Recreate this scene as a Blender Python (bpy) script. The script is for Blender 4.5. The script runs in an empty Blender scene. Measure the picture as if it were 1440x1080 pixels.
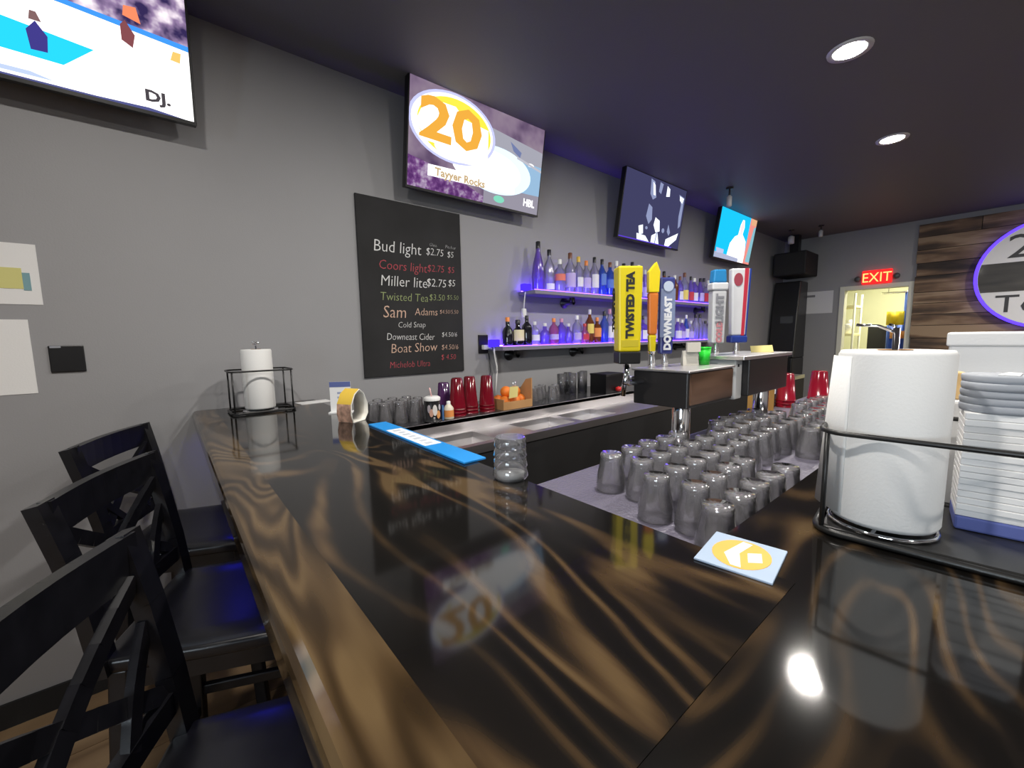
import bpy, bmesh, math, random
from mathutils import Matrix, Vector
random.seed(7)
S = bpy.context.scene
C = S.collection
PI = math.pi

# ------------------------------------------------------------------ camera
YAW, PITCH, ROLL, FPX = math.radians(50.3), math.radians(-6.45), math.radians(-0.93), 582.0
fw = Vector((math.cos(PITCH)*math.cos(YAW), math.cos(PITCH)*math.sin(YAW), math.sin(PITCH)))
rt = fw.cross(Vector((0, 0, 1))).normalized()
up = rt.cross(fw)
r2 = rt*math.cos(ROLL) + up*math.sin(ROLL)
u2 = up*math.cos(ROLL) - rt*math.sin(ROLL)
cd = bpy.data.cameras.new('camera')
cam = bpy.data.objects.new('camera', cd)
C.objects.link(cam)
cam.matrix_world = Matrix(((r2.x, u2.x, -fw.x, 0.0), (r2.y, u2.y, -fw.y, 0.0), (r2.z, u2.z, -fw.z, 1.36), (0, 0, 0, 1)))
cd.sensor_fit = 'HORIZONTAL'
cd.sensor_width = 36.0
cd.lens = FPX/1440.0*36.0
cd.clip_start = 0.01
S.camera = cam

# ------------------------------------------------------------------ world, exposure, lamp settings
S.view_settings.view_transform = 'Standard'
S.view_settings.look = 'None'
S.view_settings.gamma = 1.0
S.view_settings.use_curve_mapping = False
S.view_settings.exposure = 0.0
w = bpy.data.worlds.new('world')
S.world = w
w.use_nodes = True
w.node_tree.nodes['Background'].inputs[0].default_value = (0.5, 0.53, 0.6, 1)
w.node_tree.nodes['Background'].inputs[1].default_value = 0.25
S.cycles.use_denoising = True
S.cycles.max_bounces = 10
S.cycles.transparent_max_bounces = 32
S.cycles.caustics_reflective = False
S.cycles.caustics_refractive = False
S.cycles.sample_clamp_indirect = 6.0
wl_ = bpy.data.lights.new('window_daylight', 'AREA'); wl_.shape = 'RECTANGLE'; wl_.size = 2.1; wl_.size_y = 1.25; wl_.energy = 105.0; wl_.color = (.80, .90, 1.0)
wlo = bpy.data.objects.new('window_daylight', wl_); C.objects.link(wlo); wlo.location = (-3.45, -1.6, 1.5); wlo.rotation_euler = (PI/2, 0, -PI/2)
LAMP_W = 22.5            # watts of each ceiling downlight
LAMP_COL = (1.0, 0.95, 0.88)
# recessed downlights: row over the bar, unseen rows added behind the camera as front fill
LAMPS = [(-0.25, 0.62), (1.17, 0.60), (2.554, 0.583), (3.915, 0.623),
         (-1.6, -1.4), (0.6, -1.6), (2.6, -1.5), (4.6, -1.5), (5.5, -.75)]  # last one added out of frame to brighten the round sign and planks

# ------------------------------------------------------------------ materials
MATS = {}
def mat(name, col=(.5, .5, .5), rough=.5, metal=0.0, emit=None, es=0.0, coat=0.0, bump=0.0, bscale=60.0, var=0.0, vscale=3.0, spec=.5, alpha=1.0, trans=0.0):
    if name in MATS:
        return MATS[name]
    m = bpy.data.materials.new(name)
    m.use_nodes = True
    nt = m.node_tree
    b = nt.nodes['Principled BSDF']
    b.inputs['Base Color'].default_value = (*col, 1)
    b.inputs['Roughness'].default_value = rough
    b.inputs['Metallic'].default_value = metal
    b.inputs['Coat Weight'].default_value = coat
    b.inputs['Coat Roughness'].default_value = .05
    b.inputs['Specular IOR Level'].default_value = spec
    b.inputs['Transmission Weight'].default_value = trans
    if emit:
        b.inputs['Emission Color'].default_value = (*emit, 1)
        b.inputs['Emission Strength'].default_value = es
    if var or bump:
        tc = nt.nodes.new('ShaderNodeTexCoord')
        if var:
            n = nt.nodes.new('ShaderNodeTexNoise'); n.inputs['Scale'].default_value = vscale; n.inputs['Detail'].default_value = 4
            nt.links.new(tc.outputs['Object'], n.inputs['Vector'])
            r = nt.nodes.new('ShaderNodeValToRGB')
            r.color_ramp.elements[0].position = .3; r.color_ramp.elements[1].position = .7
            r.color_ramp.elements[0].color = (*[c*(1-var) for c in col], 1)
            r.color_ramp.elements[1].color = (*[min(1, c*(1+var)) for c in col], 1)
            nt.links.new(n.outputs['Fac'], r.inputs['Fac']); nt.links.new(r.outputs['Color'], b.inputs['Base Color'])
        if bump:
            n2 = nt.nodes.new('ShaderNodeTexNoise'); n2.inputs['Scale'].default_value = bscale; n2.inputs['Detail'].default_value = 3
            nt.links.new(tc.outputs['Object'], n2.inputs['Vector'])
            bp = nt.nodes.new('ShaderNodeBump'); bp.inputs['Strength'].default_value = bump; bp.inputs['Distance'].default_value = .01
            nt.links.new(n2.outputs['Fac'], bp.inputs['Height']); nt.links.new(bp.outputs['Normal'], b.inputs['Normal'])
    MATS[name] = m
    return m

def glow(name, col, s):
    if name in MATS: return MATS[name]
    m = bpy.data.materials.new(name); m.use_nodes = True
    nt = m.node_tree; nt.nodes.clear()
    o = nt.nodes.new('ShaderNodeOutputMaterial'); e = nt.nodes.new('ShaderNodeEmission')
    e.inputs[0].default_value = (*col, 1); e.inputs[1].default_value = s
    nt.links.new(e.outputs[0], o.inputs[0]); MATS[name] = m
    return m

def glow_noise(name, c0, c1, c2, s, scale):
    m = bpy.data.materials.new(name); m.use_nodes = True
    nt = m.node_tree; nt.nodes.clear()
    o = nt.nodes.new('ShaderNodeOutputMaterial'); e = nt.nodes.new('ShaderNodeEmission')
    tc = nt.nodes.new('ShaderNodeTexCoord'); n = nt.nodes.new('ShaderNodeTexNoise'); n.inputs['Scale'].default_value = scale; n.inputs['Detail'].default_value = 3
    r = nt.nodes.new('ShaderNodeValToRGB'); cr = r.color_ramp
    cr.elements[0].position = .35; cr.elements[0].color = (*c0, 1); cr.elements[1].position = .68; cr.elements[1].color = (*c2, 1)
    x = cr.elements.new(.5); x.color = (*c1, 1)
    nt.links.new(tc.outputs['Object'], n.inputs['Vector']); nt.links.new(n.outputs['Fac'], r.inputs['Fac'])
    nt.links.new(r.outputs['Color'], e.inputs[0]); e.inputs[1].default_value = s
    nt.links.new(e.outputs[0], o.inputs[0])
    return m

def thin_glass(name, tint=(.92, .94, .96), body=0.0, bodycol=(.8, .8, .9), rough=.03, refl=1.0):
    if name in MATS: return MATS[name]
    m = bpy.data.materials.new(name); m.use_nodes = True
    nt = m.node_tree; nt.nodes.clear()
    o = nt.nodes.new('ShaderNodeOutputMaterial')
    t = nt.nodes.new('ShaderNodeBsdfTransparent'); t.inputs[0].default_value = (*tint, 1)
    g = nt.nodes.new('ShaderNodeBsdfGlossy'); g.inputs['Roughness'].default_value = rough; g.inputs[0].default_value = (1, 1, 1, 1)
    lw = nt.nodes.new('ShaderNodeFresnel'); lw.inputs[0].default_value = 1.45
    mu = nt.nodes.new('ShaderNodeMath'); mu.operation = 'MULTIPLY_ADD'; mu.inputs[1].default_value = refl; mu.inputs[2].default_value = .03; mu.use_clamp = True
    nt.links.new(lw.outputs[0], mu.inputs[0])
    base = t
    if body > 0:
        tr = nt.nodes.new('ShaderNodeBsdfTranslucent'); tr.inputs[0].default_value = (*bodycol, 1)
        df = nt.nodes.new('ShaderNodeBsdfDiffuse'); df.inputs[0].default_value = (*bodycol, 1)
        mx0 = nt.nodes.new('ShaderNodeMixShader'); mx0.inputs[0].default_value = .4
        nt.links.new(tr.outputs[0], mx0.inputs[1]); nt.links.new(df.outputs[0], mx0.inputs[2])
        mx1 = nt.nodes.new('ShaderNodeMixShader'); mx1.inputs[0].default_value = body
        nt.links.new(t.outputs[0], mx1.inputs[1]); nt.links.new(mx0.outputs[0], mx1.inputs[2])
        base = mx1
    mx = nt.nodes.new('ShaderNodeMixShader')
    nt.links.new(mu.outputs[0], mx.inputs[0]); nt.links.new(base.outputs[0], mx.inputs[1]); nt.links.new(g.outputs[0], mx.inputs[2])
    nt.links.new(mx.outputs[0], o.inputs[0]); MATS[name] = m
    return m

def ramp_nodes(nt, stops):
    r = nt.nodes.new('ShaderNodeValToRGB'); cr = r.color_ramp
    while len(cr.elements) < len(stops): cr.elements.new(.5)
    for e, (p, c) in zip(cr.elements, stops):
        e.position = p; e.color = (*c, 1)
    return r

def wood(name, along, stops, freq=34.0, sx=2.2, sl=.5, rough=.08, coat=1.0, seed=0.0, amp=1.0, rnd=0.0, spec=.5, broad=1.4):
    """flat-sawn grain: contours of a noise field stretched along the board"""
    m = bpy.data.materials.new(name); m.use_nodes = True
    nt = m.node_tree; L = nt.links
    b = nt.nodes['Principled BSDF']
    tc = nt.nodes.new('ShaderNodeTexCoord')
    mp = nt.nodes.new('ShaderNodeMapping')
    sc = [sx, sx, sx]; sc['XYZ'.index(along)] = sl
    mp.inputs['Scale'].default_value = sc; mp.inputs['Location'].default_value = (seed, seed*1.7, seed*.3)
    L.new(tc.outputs['Object'], mp.inputs['Vector'])
    vec = mp.outputs['Vector']
    if rnd:
        oi = nt.nodes.new('ShaderNodeObjectInfo')
        ad = nt.nodes.new('ShaderNodeVectorMath'); ad.operation = 'ADD'
        ml = nt.nodes.new('ShaderNodeMath'); ml.operation = 'MULTIPLY'; ml.inputs[1].default_value = 37.0
        L.new(oi.outputs['Random'], ml.inputs[0]); L.new(vec, ad.inputs[0]); L.new(ml.outputs[0], ad.inputs[1]); vec = ad.outputs[0]
    n = nt.nodes.new('ShaderNodeTexNoise'); n.inputs['Scale'].default_value = 1.0; n.inputs['Detail'].default_value = 2.5; n.inputs['Roughness'].default_value = .4; n.inputs['Distortion'].default_value = .5
    L.new(vec, n.inputs['Vector'])
    f = nt.nodes.new('ShaderNodeMath'); f.operation = 'MULTIPLY'; f.inputs[1].default_value = freq; L.new(n.outputs['Fac'], f.inputs[0])
    s = nt.nodes.new('ShaderNodeMath'); s.operation = 'SINE'; L.new(f.outputs[0], s.inputs[0])
    h = nt.nodes.new('ShaderNodeMath'); h.operation = 'MULTIPLY_ADD'; h.inputs[1].default_value = .32*amp; h.inputs[2].default_value = .42; L.new(s.outputs[0], h.inputs[0])
    # fine fibre
    n2 = nt.nodes.new('ShaderNodeTexNoise'); n2.inputs['Scale'].default_value = 1.0; n2.inputs['Detail'].default_value = 4
    mp2 = nt.nodes.new('ShaderNodeMapping'); sc2 = [90, 90, 90]; sc2['XYZ'.index(along)] = 4.0; mp2.inputs['Scale'].default_value = sc2
    L.new(tc.outputs['Object'], mp2.inputs['Vector']); L.new(mp2.outputs['Vector'], n2.inputs['Vector'])
    # broad stain variation
    n3 = nt.nodes.new('ShaderNodeTexNoise'); n3.inputs['Scale'].default_value = 1.0; n3.inputs['Detail'].default_value = 3
    mp3 = nt.nodes.new('ShaderNodeMapping'); sc3 = [6, 6, 6]; sc3['XYZ'.index(along)] = 2.2; mp3.inputs['Scale'].default_value = sc3; mp3.inputs['Location'].default_value = (seed+4, 2, 1)
    L.new(tc.outputs['Object'], mp3.inputs['Vector']); L.new(mp3.outputs['Vector'], n3.inputs['Vector'])
    a1 = nt.nodes.new('ShaderNodeMath'); a1.operation = 'MULTIPLY_ADD'; a1.inputs[1].default_value = .22; L.new(n2.outputs['Fac'], a1.inputs[0]); L.new(h.outputs[0], a1.inputs[2])
    a2 = nt.nodes.new('ShaderNodeMath'); a2.operation = 'MULTIPLY_ADD'; a2.inputs[1].default_value = broad; a2.inputs[2].default_value = -broad*.52; L.new(n3.outputs['Fac'], a2.inputs[0])
    a3 = nt.nodes.new('ShaderNodeMath'); a3.operation = 'ADD'; L.new(a1.outputs[0], a3.inputs[0]); L.new(a2.outputs[0], a3.inputs[1])
    src = a3.outputs[0]
    if rnd:
        a4 = nt.nodes.new('ShaderNodeMath'); a4.operation = 'MULTIPLY_ADD'; a4.inputs[1].default_value = rnd; a4.inputs[2].default_value = -rnd*.5
        L.new(oi.outputs['Random'], a4.inputs[0])
        a5 = nt.nodes.new('ShaderNodeMath'); a5.operation = 'ADD'; L.new(src, a5.inputs[0]); L.new(a4.outputs[0], a5.inputs[1]); src = a5.outputs[0]
    r = ramp_nodes(nt, stops); L.new(src, r.inputs['Fac']); L.new(r.outputs['Color'], b.inputs['Base Color'])
    b.inputs['Roughness'].default_value = rough
    b.inputs['Coat Weight'].default_value = coat; b.inputs['Coat Roughness'].default_value = .07; b.inputs['Specular IOR Level'].default_value = spec
    if coat == 0:
        bp = nt.nodes.new('ShaderNodeBump'); bp.inputs['Strength'].default_value = .3; bp.inputs['Distance'].default_value = .004
        L.new(src, bp.inputs['Height']); L.new(bp.outputs['Normal'], b.inputs['Normal'])
    MATS[name] = m
    return m

M_wall = mat('grey_wall_paint', (.30, .30, .312), .55, bump=.05, bscale=180, var=.03, vscale=2)
M_ceil = mat('black_ceiling_paint', (.15, .15, .16), .6, bump=.08, bscale=120)
M_floor = None
M_black = mat('black_plastic', (.006, .006, .007), .35)
M_blackmatte = mat('black_matte', (.008, .008, .009), .7)
M_wire = mat('black_wire', (.012, .012, .012), .4)
M_blackwood = mat('black_lacquered_wood', (.006, .006, .008), .28, var=.3, vscale=30)
M_steel = mat('stainless_steel', (.78, .76, .77), .36, 1.0, bump=.03, bscale=300)
M_chrome = mat('chrome', (.85, .85, .87), .08, 1.0)
M_white = mat('white_paper', (.80, .80, .80), .8, bump=.04, bscale=200)
M_towel = mat('paper_towel', (.78, .78, .77), .95, bump=.06, bscale=260)
M_offwhite = mat('off_white_trim', (.72, .72, .62), .5)
M_yellow = mat('yellow_lacquer', (.85, .68, .01), .35)
M_ink = mat('black_ink', (.02, .02, .02), .6)
M_glass = thin_glass('clear_drinking_glass', (.99, .99, .995), .24, (.92, .91, .95), .05, 1.8)
M_redcup = thin_glass('red_translucent_plastic', (.55, .03, .06), .75, (.42, .012, .035), .12, .9)
M_purplecup = thin_glass('purple_translucent_plastic', (.4, .2, .5), .75, (.22, .07, .28), .12, .9)
M_card = mat('cardboard', (.50, .27, .11), .8)
M_chalk = mat('white_chalk', (.72, .72, .72), .9)
M_chalkred = mat('red_chalk', (.42, .07, .09), .9)
M_chalkgreen = mat('green_chalk', (.30, .36, .16), .9)
M_chalkor = mat('orange_chalk', (.62, .42, .32), .9)

# ------------------------------------------------------------------ mesh helpers
class MB:
    def __init__(s): s.v = []; s.f = []; s.m = []; s.sm = []
    def add(s, vs, fs, mi=0, smooth=False):
        o = len(s.v); s.v += [tuple(x) for x in vs]
        for f in fs: s.f.append(tuple(o+i for i in f)); s.m.append(mi); s.sm.append(smooth)
        return s
    def box(s, x0, x1, y0, y1, z0, z1, mi=0):
        v = [(x0, y0, z0), (x1, y0, z0), (x1, y1, z0), (x0, y1, z0), (x0, y0, z1), (x1, y0, z1), (x1, y1, z1), (x0, y1, z1)]
        return s.add(v, [(0, 3, 2, 1), (4, 5, 6, 7), (0, 1, 5, 4), (1, 2, 6, 5), (2, 3, 7, 6), (3, 0, 4, 7)], mi)
    def prism(s, poly, h0, h1, axis='Z', mi=0):
        """extrude a 2-D outline; axis Z: (x,y), Y: (x,z), X: (y,z)"""
        def P(a, b, h): return {'Z': (a, b, h), 'Y': (a, h, b), 'X': (h, a, b)}[axis]
        n = len(poly)
        v = [P(a, b, h0) for a, b in poly] + [P(a, b, h1) for a, b in poly]
        f = [tuple(range(n-1, -1, -1)), tuple(range(n, 2*n))] + [(i, (i+1) % n, n+(i+1) % n, n+i) for i in range(n)]
        return s.add(v, f, mi)
    def lathe(s, prof, n=20, c=(0, 0, 0), mi=0, cap0=False, cap1=False, smooth=True):
        v = []; f = []
        for r, z in prof:
            for k in range(n):
                a = 2*PI*k/n; v.append((c[0]+r*math.cos(a), c[1]+r*math.sin(a), c[2]+z))
        for i in range(len(prof)-1):
            for k in range(n):
                k2 = (k+1) % n; f.append((i*n+k, i*n+k2, (i+1)*n+k2, (i+1)*n+k))
        s.add(v, f, mi, smooth)
        o = len(s.v)-len(v)
        if cap0: s.f.append(tuple(o+k for k in range(n-1, -1, -1))); s.m.append(mi); s.sm.append(False)
        if cap1: q = o+(len(prof)-1)*n; s.f.append(tuple(q+k for k in range(n))); s.m.append(mi); s.sm.append(False)
        return s
    def tube(s, pts, r=.003, n=8, closed=False, mi=0):
        pts = [Vector(p) for p in pts]; N = len(pts); v = []; f = []
        prev = None
        for i, p in enumerate(pts):
            if closed: d = pts[(i+1) % N]-pts[i-1]
            else: d = pts[min(i+1, N-1)]-pts[max(i-1, 0)]
            d.normalize()
            a = prev if prev is not None else (Vector((0, 0, 1)) if abs(d.z) < .9 else Vector((1, 0, 0)))
            e1 = (a - d*a.dot(d)).normalized(); prev = e1; e2 = d.cross(e1)
            for k in range(n):
                t = 2*PI*k/n; v.append(p+e1*(r*math.cos(t))+e2*(r*math.sin(t)))
        for i in range(N if closed else N-1):
            j = (i+1) % N
            for k in range(n):
                k2 = (k+1) % n; f.append((i*n+k, i*n+k2, j*n+k2, j*n+k))
        if not closed:
            f.append(tuple(range(n-1, -1, -1))); f.append(tuple((N-1)*n+k for k in range(n)))
        return s.add(v, f, mi, True)
    def bar(s, a, b, w, t, side=(0, 0, 1), mi=0):
        """rectangular bar from a to b, width w along 'side', thickness t"""
        a = Vector(a); b = Vector(b); d = (b-a).normalized(); sd = Vector(side); sd = (sd-d*sd.dot(d)).normalized(); q = d.cross(sd)
        v = []
        for p in (a, b):
            for i, j in ((-1, -1), (1, -1), (1, 1), (-1, 1)): v.append(p+sd*(w/2*i)+q*(t/2*j))
        return s.add(v, [(0, 3, 2, 1), (4, 5, 6, 7), (0, 1, 5, 4), (1, 2, 6, 5), (2, 3, 7, 6), (3, 0, 4, 7)], mi)
    def build(s, name, mats, parent=None, loc=None, rot=None, bevel=0.0, seg=2):
        me = bpy.data.meshes.new(name)
        me.from_pydata(s.v, [], s.f)
        if not isinstance(mats, (list, tuple)): mats = [mats]
        for m in mats: me.materials.append(m)
        me.polygons.foreach_set('material_index', s.m); me.polygons.foreach_set('use_smooth', s.sm)
        bm = bmesh.new(); bm.from_mesh(me); bmesh.ops.recalc_face_normals(bm, faces=bm.faces); bm.to_mesh(me); bm.free()
        me.update()
        return link(name, me, parent, loc, rot, bevel, seg)

def link(name, me, parent=None, loc=None, rot=None, bevel=0.0, seg=2):
    o = bpy.data.objects.new(name, me); C.objects.link(o)
    if parent: o.parent = parent
    if loc: o.location = loc
    if rot: o.rotation_euler = rot
    if bevel:
        bv = o.modifiers.new('bevel', 'BEVEL'); bv.width = bevel; bv.segments = seg; bv.limit_method = 'ANGLE'
    return o

def tag(o, label=None, cat=None, group=None, kind=None):
    if label: o['label'] = label
    if cat: o['category'] = cat
    if group: o['group'] = group
    if kind: o['kind'] = kind
    return o

def thing(name, label, cat, loc=(0, 0, 0), rot=(0, 0, 0), group=None):
    o = bpy.data.objects.new(name, None); o.empty_display_size = .05; C.objects.link(o)
    o.location = loc; o.rotation_euler = rot
    return tag(o, label, cat, group)

def copy_tree(o, parent=None):
    c = o.copy(); C.objects.link(c); c.parent = parent
    for ch in [x for x in bpy.data.objects if x.parent == o]: copy_tree(ch, c)
    return c

def dup(root, label=None, loc=None, rot=None):
    kids = {}
    c = root.copy(); C.objects.link(c)
    for ch in root.children:
        d = ch.copy(); C.objects.link(d); d.parent = c
        for g in ch.children:
            e = g.copy(); C.objects.link(e); e.parent = d
    if label: c['label'] = label
    if loc: c.location = loc
    if rot: c.rotation_euler = rot
    return c

def text(body, size, material, parent, loc, rot, name='lettering', align='LEFT', shear=0.0, extrude=.0006, sx=1.0, off=0.0):
    cu = bpy.data.curves.new(name, 'FONT'); cu.body = body; cu.size = size; cu.align_x = align; cu.shear = shear; cu.extrude = extrude; cu.resolution_u = 2; cu.offset = off
    t = bpy.data.objects.new(name, cu); C.objects.link(t)
    dg = bpy.context.evaluated_depsgraph_get()
    me = bpy.data.meshes.new_from_object(t.evaluated_get(dg))
    bpy.data.objects.remove(t); bpy.data.curves.remove(cu)
    me.materials.clear(); me.materials.append(material)
    o = link(name, me, parent, loc, rot)
    o.scale = (sx, 1, 1)
    return o

def disc_poly(cx, cy, rx, ry=None, n=40, a0=0, a1=2*PI):
    ry = ry or rx
    full = abs(a1-a0-2*PI) < 1e-6
    return [(cx+rx*math.cos(a0+(a1-a0)*k/(n if full else n-1)), cy+ry*math.sin(a0+(a1-a0)*k/(n if full else n-1))) for k in range(n)]

# ================================================================== THE ROOM
X0, XF, YW, YB, ZC = -3.2, 7.0, 2.2, -3.2, 2.66
M_floor = wood('floor_planks_wood', 'X', [(0, (.10, .06, .03)), (.5, (.20, .125, .065)), (1, (.30, .2, .11))], freq=16, sx=5, sl=.8, rough=.45, coat=.1, rnd=.25)
fl = tag(MB().box(X0-.2, XF+2.8, YB-.2, YW+.4, -.12, -.02).build('floor', mat('subfloor', (.12, .08, .05), .8)), kind='structure')
for r in range(36):
    y = YW - .15*(r+1)
    x = X0 - random.random()*1.2
    while x < XF:
        l = 1.3
        a, b = max(x, X0), min(x+l, XF)
        near = (a < 2.0 and y > -1.2)
        if b-a > .05:
            if near:
                MB().box(a+.0015, b-.0015, y+.0015, y+.1485, -.02, 0).build('plank', M_floor, fl)
            else:
                pass
        x += l
rest = MB()
rest.box(2.0, XF+2.8, YB-.2, YW+.4, -.021, -.001); rest.box(X0-.2, 2.0, YB-.2, -1.2, -.0215, -.0015)
rest.build('floor_area', M_floor, fl)
tag(MB().box(X0-.2, XF+.1, YB-.2, YW+.2, ZC, ZC+.1).build('ceiling', M_ceil), kind='structure')
wl = tag(MB().box(X0-.2, XF+.1, YW, YW+.12, 0, ZC).build('wall_left', M_wall), kind='structure')
WY0, WY1, WZ0, WZ1 = -2.7, -.5, .85, 2.15      # street window behind the viewer
wb_ = MB(); wb_.box(X0-.12, X0, YB, WY0, 0, ZC); wb_.box(X0-.12, X0, WY1, YW, 0, ZC); wb_.box(X0-.12, X0, WY0, WY1, 0, WZ0); wb_.box(X0-.12, X0, WY0, WY1, WZ1, ZC)
tag(wb_.build('wall_behind', M_wall), kind='structure')
wn = MB(); wn.box(X0-.1, X0-.04, WY0, WY0+.05, WZ0, WZ1); wn.box(X0-.1, X0-.04, WY1-.05, WY1, WZ0, WZ1); wn.box(X0-.1, X0-.04, WY0+.05, WY1-.05, WZ0, WZ0+.05); wn.box(X0-.1, X0-.04, WY0+.05, WY1-.05, WZ1-.05, WZ1)
wn.box(X0-.1, X0-.04, (WY0+WY1)/2-.025, (WY0+WY1)/2+.025, WZ0+.05, WZ1-.05)
wn = tag(wn.build('window_1', mat('dark_window_frame', (.03, .03, .03), .4)), kind='structure')
MB().box(X0-.075, X0-.07, WY0+.05, WY1-.05, WZ0+.05, WZ1-.05).build('pane', thin_glass('window_pane', (.97, .98, .98), 0, (1, 1, 1), .01, 1.0), wn)
tag(MB().box(X0, XF+.1, YB-.12, YB, 0, ZC).build('wall_right', M_wall), kind='structure')
DY0, DY1, DZ = .82, 1.47, 1.905     # doorway in the far wall
wf = MB(); wf.box(XF, XF+.12, DY1, YW, 0, ZC); wf.box(XF, XF+.12, YB, DY0, 0, ZC); wf.box(XF, XF+.12, DY0, DY1, DZ, ZC)
tag(wf.build('wall_far', M_wall), kind='structure')
tag(MB().box(X0, .10, YW-.012, YW, 0, .09).build('baseboard_left', M_blackmatte), kind='structure')
d1 = MB(); d1.box(XF-.015, XF+.13, DY1-.005, DY1+.05, 0, DZ+.05); d1.box(XF-.015, XF+.13, DY0-.02, DY0+.03, 0, DZ+.05); d1.box(XF-.015, XF+.13, DY0+.03, DY1-.005, DZ-.005, DZ+.05)
tag(d1.build('trim_1', M_offwhite, bevel=.004), kind='structure')

# plank accent wall beside the doorway: each plank a piece of its own
M_barn = wood('reclaimed_plank', 'Y', [(0, (.020, .015, .012)), (.45, (.075, .050, .034)), (.75, (.19, .118, .07)), (1, (.34, .24, .15))], freq=14, sx=7, sl=.9, rough=.75, coat=0, rnd=.75)
acc = tag(MB().box(XF-.02, XF, -3.2, .79, 0, 2.6).build('wall_accent', M_blackmatte), kind='structure')
z = 0.0
while z < 2.58:
    h = random.choice((.13, .15, .17, .19)); h = min(h, 2.6-z)
    y = .80 - random.choice((0, .0, .01)); first = True
    while y > -3.15:
        l = random.choice((.5, .8, 1.1, 1.4)); y2 = max(y-l, -3.18); t = random.uniform(.014, .032)
        MB().box(-t, 0, y2+.003-(y+y2)/2, y-.003-(y+y2)/2, .003, h-.003).build('plank', M_barn, acc, (XF-.02, (y+y2)/2, z))
        y = y2
    z += h

# back room beyond the doorway
M_room = mat('back_room_paint', (.55, .55, .40), .7)
br = MB(); br.box(XF+2.5, XF+2.6, -.6, 2.6, 0, 2.6); br.box(XF+.12, XF+2.5, 2.3, 2.4, 0, 2.6); br.box(XF+.12, XF+2.5, -.5, -.4, 0, 2.6)
tag(br.build('wall_back_room', M_room), kind='structure')
tag(MB().box(XF+.12, XF+2.6, -.5, 2.4, 2.5, 2.56).build('ceiling_back_room', mat('white_tile', (.7, .7, .62), .8)), kind='structure')

# ================================================================== CEILING LIGHTS
def downlight(i, x, y):
    lab = {2: 'bright recessed downlight on the black ceiling, nearer and larger of the two in view', 3: 'bright recessed downlight on the black ceiling, farther and smaller of the two in view'}.get(i, 'recessed downlight on the ceiling out of view, inferred over the bar or added as fill')
    t = thing('ceiling_downlight', lab, 'ceiling light', (x, y, ZC), group='recessed downlights')
    MB().lathe([(.062, -.004), (.085, -.008), (.088, 0)], 28).build('trim_ring', mat('white_enamel', (.7, .7, .7), .4), t)
    MB().lathe([(.0, -.006), (.062, -.006)], 28).build('lens', glow('lamp_lens', (1, .97, .92), 40), t)
    ld = bpy.data.lights.new('downlight_lamp', 'AREA'); ld.shape = 'DISK'; ld.size = .12; ld.energy = LAMP_W; ld.color = LAMP_COL
    lo = bpy.data.objects.new('downlight_lamp', ld); C.objects.link(lo); lo.parent = t; lo.location = (0, 0, -.012)
for i, (x, y) in enumerate(LAMPS): downlight(i, x, y)
# tube light of the back room
t = thing('back_room_tube_light', 'glowing white tube light on the ceiling of the room behind the doorway', 'ceiling light', (XF+1.2, 1.0, 2.5))
MB().box(-.6, .6, -.08, .08, -.03, 0).build('housing', M_white, t)
MB().box(-.58, .58, -.065, .065, -.045, -.03).build('diffuser', glow('tube_glow', (1, .97, .72), 14), t)
ld = bpy.data.lights.new('tube_lamp', 'AREA'); ld.shape = 'RECTANGLE'; ld.size = 1.1; ld.size_y = .12; ld.energy = 70; ld.color = (1, .96, .68)
lo = bpy.data.objects.new('tube_lamp', ld); C.objects.link(lo); lo.parent = t; lo.location = (0, 0, -.055)

# small spot heads hanging from the ceiling
for (x, y, l, lab, rr) in ((4.0, 1.72, .16, 'small dark ceiling spot with a pale tip above the blue television', .022),
                       (6.25, 1.90, .17, 'pale rectangular ceiling fixture over the far corner', .035),
                       (6.3, 1.60, .13, 'tiny pale ceiling spot nearer the exit sign than the corner', .022)):
    t = thing('ceiling_spot', lab, 'spotlight', (x, y, ZC), group='small spots on the ceiling')
    MB().lathe([(.03, 0), (.03, -.01), (.008, -.012), (.008, -l*.45)], 14, cap0=True).build('stem', M_black, t)
    MB().lathe([(.010, -l*.42), (rr, -l*.5), (rr, -l), (rr*.7, -l-.005), (0, -l-.005)], 14).build('spot_head', mat('pale_enamel', (.55, .55, .55), .4), t)

# ================================================================== BAR
bar = thing('bar_counter', 'long L shaped bar with glossy dark wood top and brown edge rail', 'bar counter', (0, 0, 0))
TOPSTOPS = [(0, (.006, .0055, .005)), (.48, (.009, .0075, .0065)), (.66, (.020, .014, .009)), (.84, (.050, .031, .016)), (1, (.090, .058, .028))]
RAILSTOPS = [(0, (.014, .009, .005)), (.35, (.034, .021, .010)), (.7, (.064, .040, .019)), (1, (.105, .069, .033))]
M_topA = wood('burnt_pine_top_across', 'Y', TOPSTOPS, freq=88, sx=4.2, sl=.95, seed=3.1, spec=0.0, broad=2.3, amp=1.15)
M_topB = wood('burnt_pine_top_along', 'X', TOPSTOPS, freq=88, sx=4.2, sl=1.0, seed=8.3, spec=0.0, broad=2.3, amp=1.15)
M_railA = wood('brown_rail_across', 'Y', RAILSTOPS, freq=120, sx=5.0, sl=1.3, seed=1.3, spec=0.0, broad=1.7, amp=1.0)
M_railB = wood('brown_rail_along', 'X', RAILSTOPS, freq=70, sx=6.0, sl=1.3, seed=2.3, spec=0.0, broad=1.7, amp=1.0)
BT = 1.07
MB().prism([(.138, .14), (.54, .14), (.54, 2.195), (.138, 2.195)], BT-.045, BT).build('top_board', M_topA, bar)
MB().prism([(.138, -.158), (5.3, -.158), (5.3, .245), (.54, .245), (.54, .1396), (.138, .1396)], BT-.045, BT-.0003).build('top_board', M_topB, bar)
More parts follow.
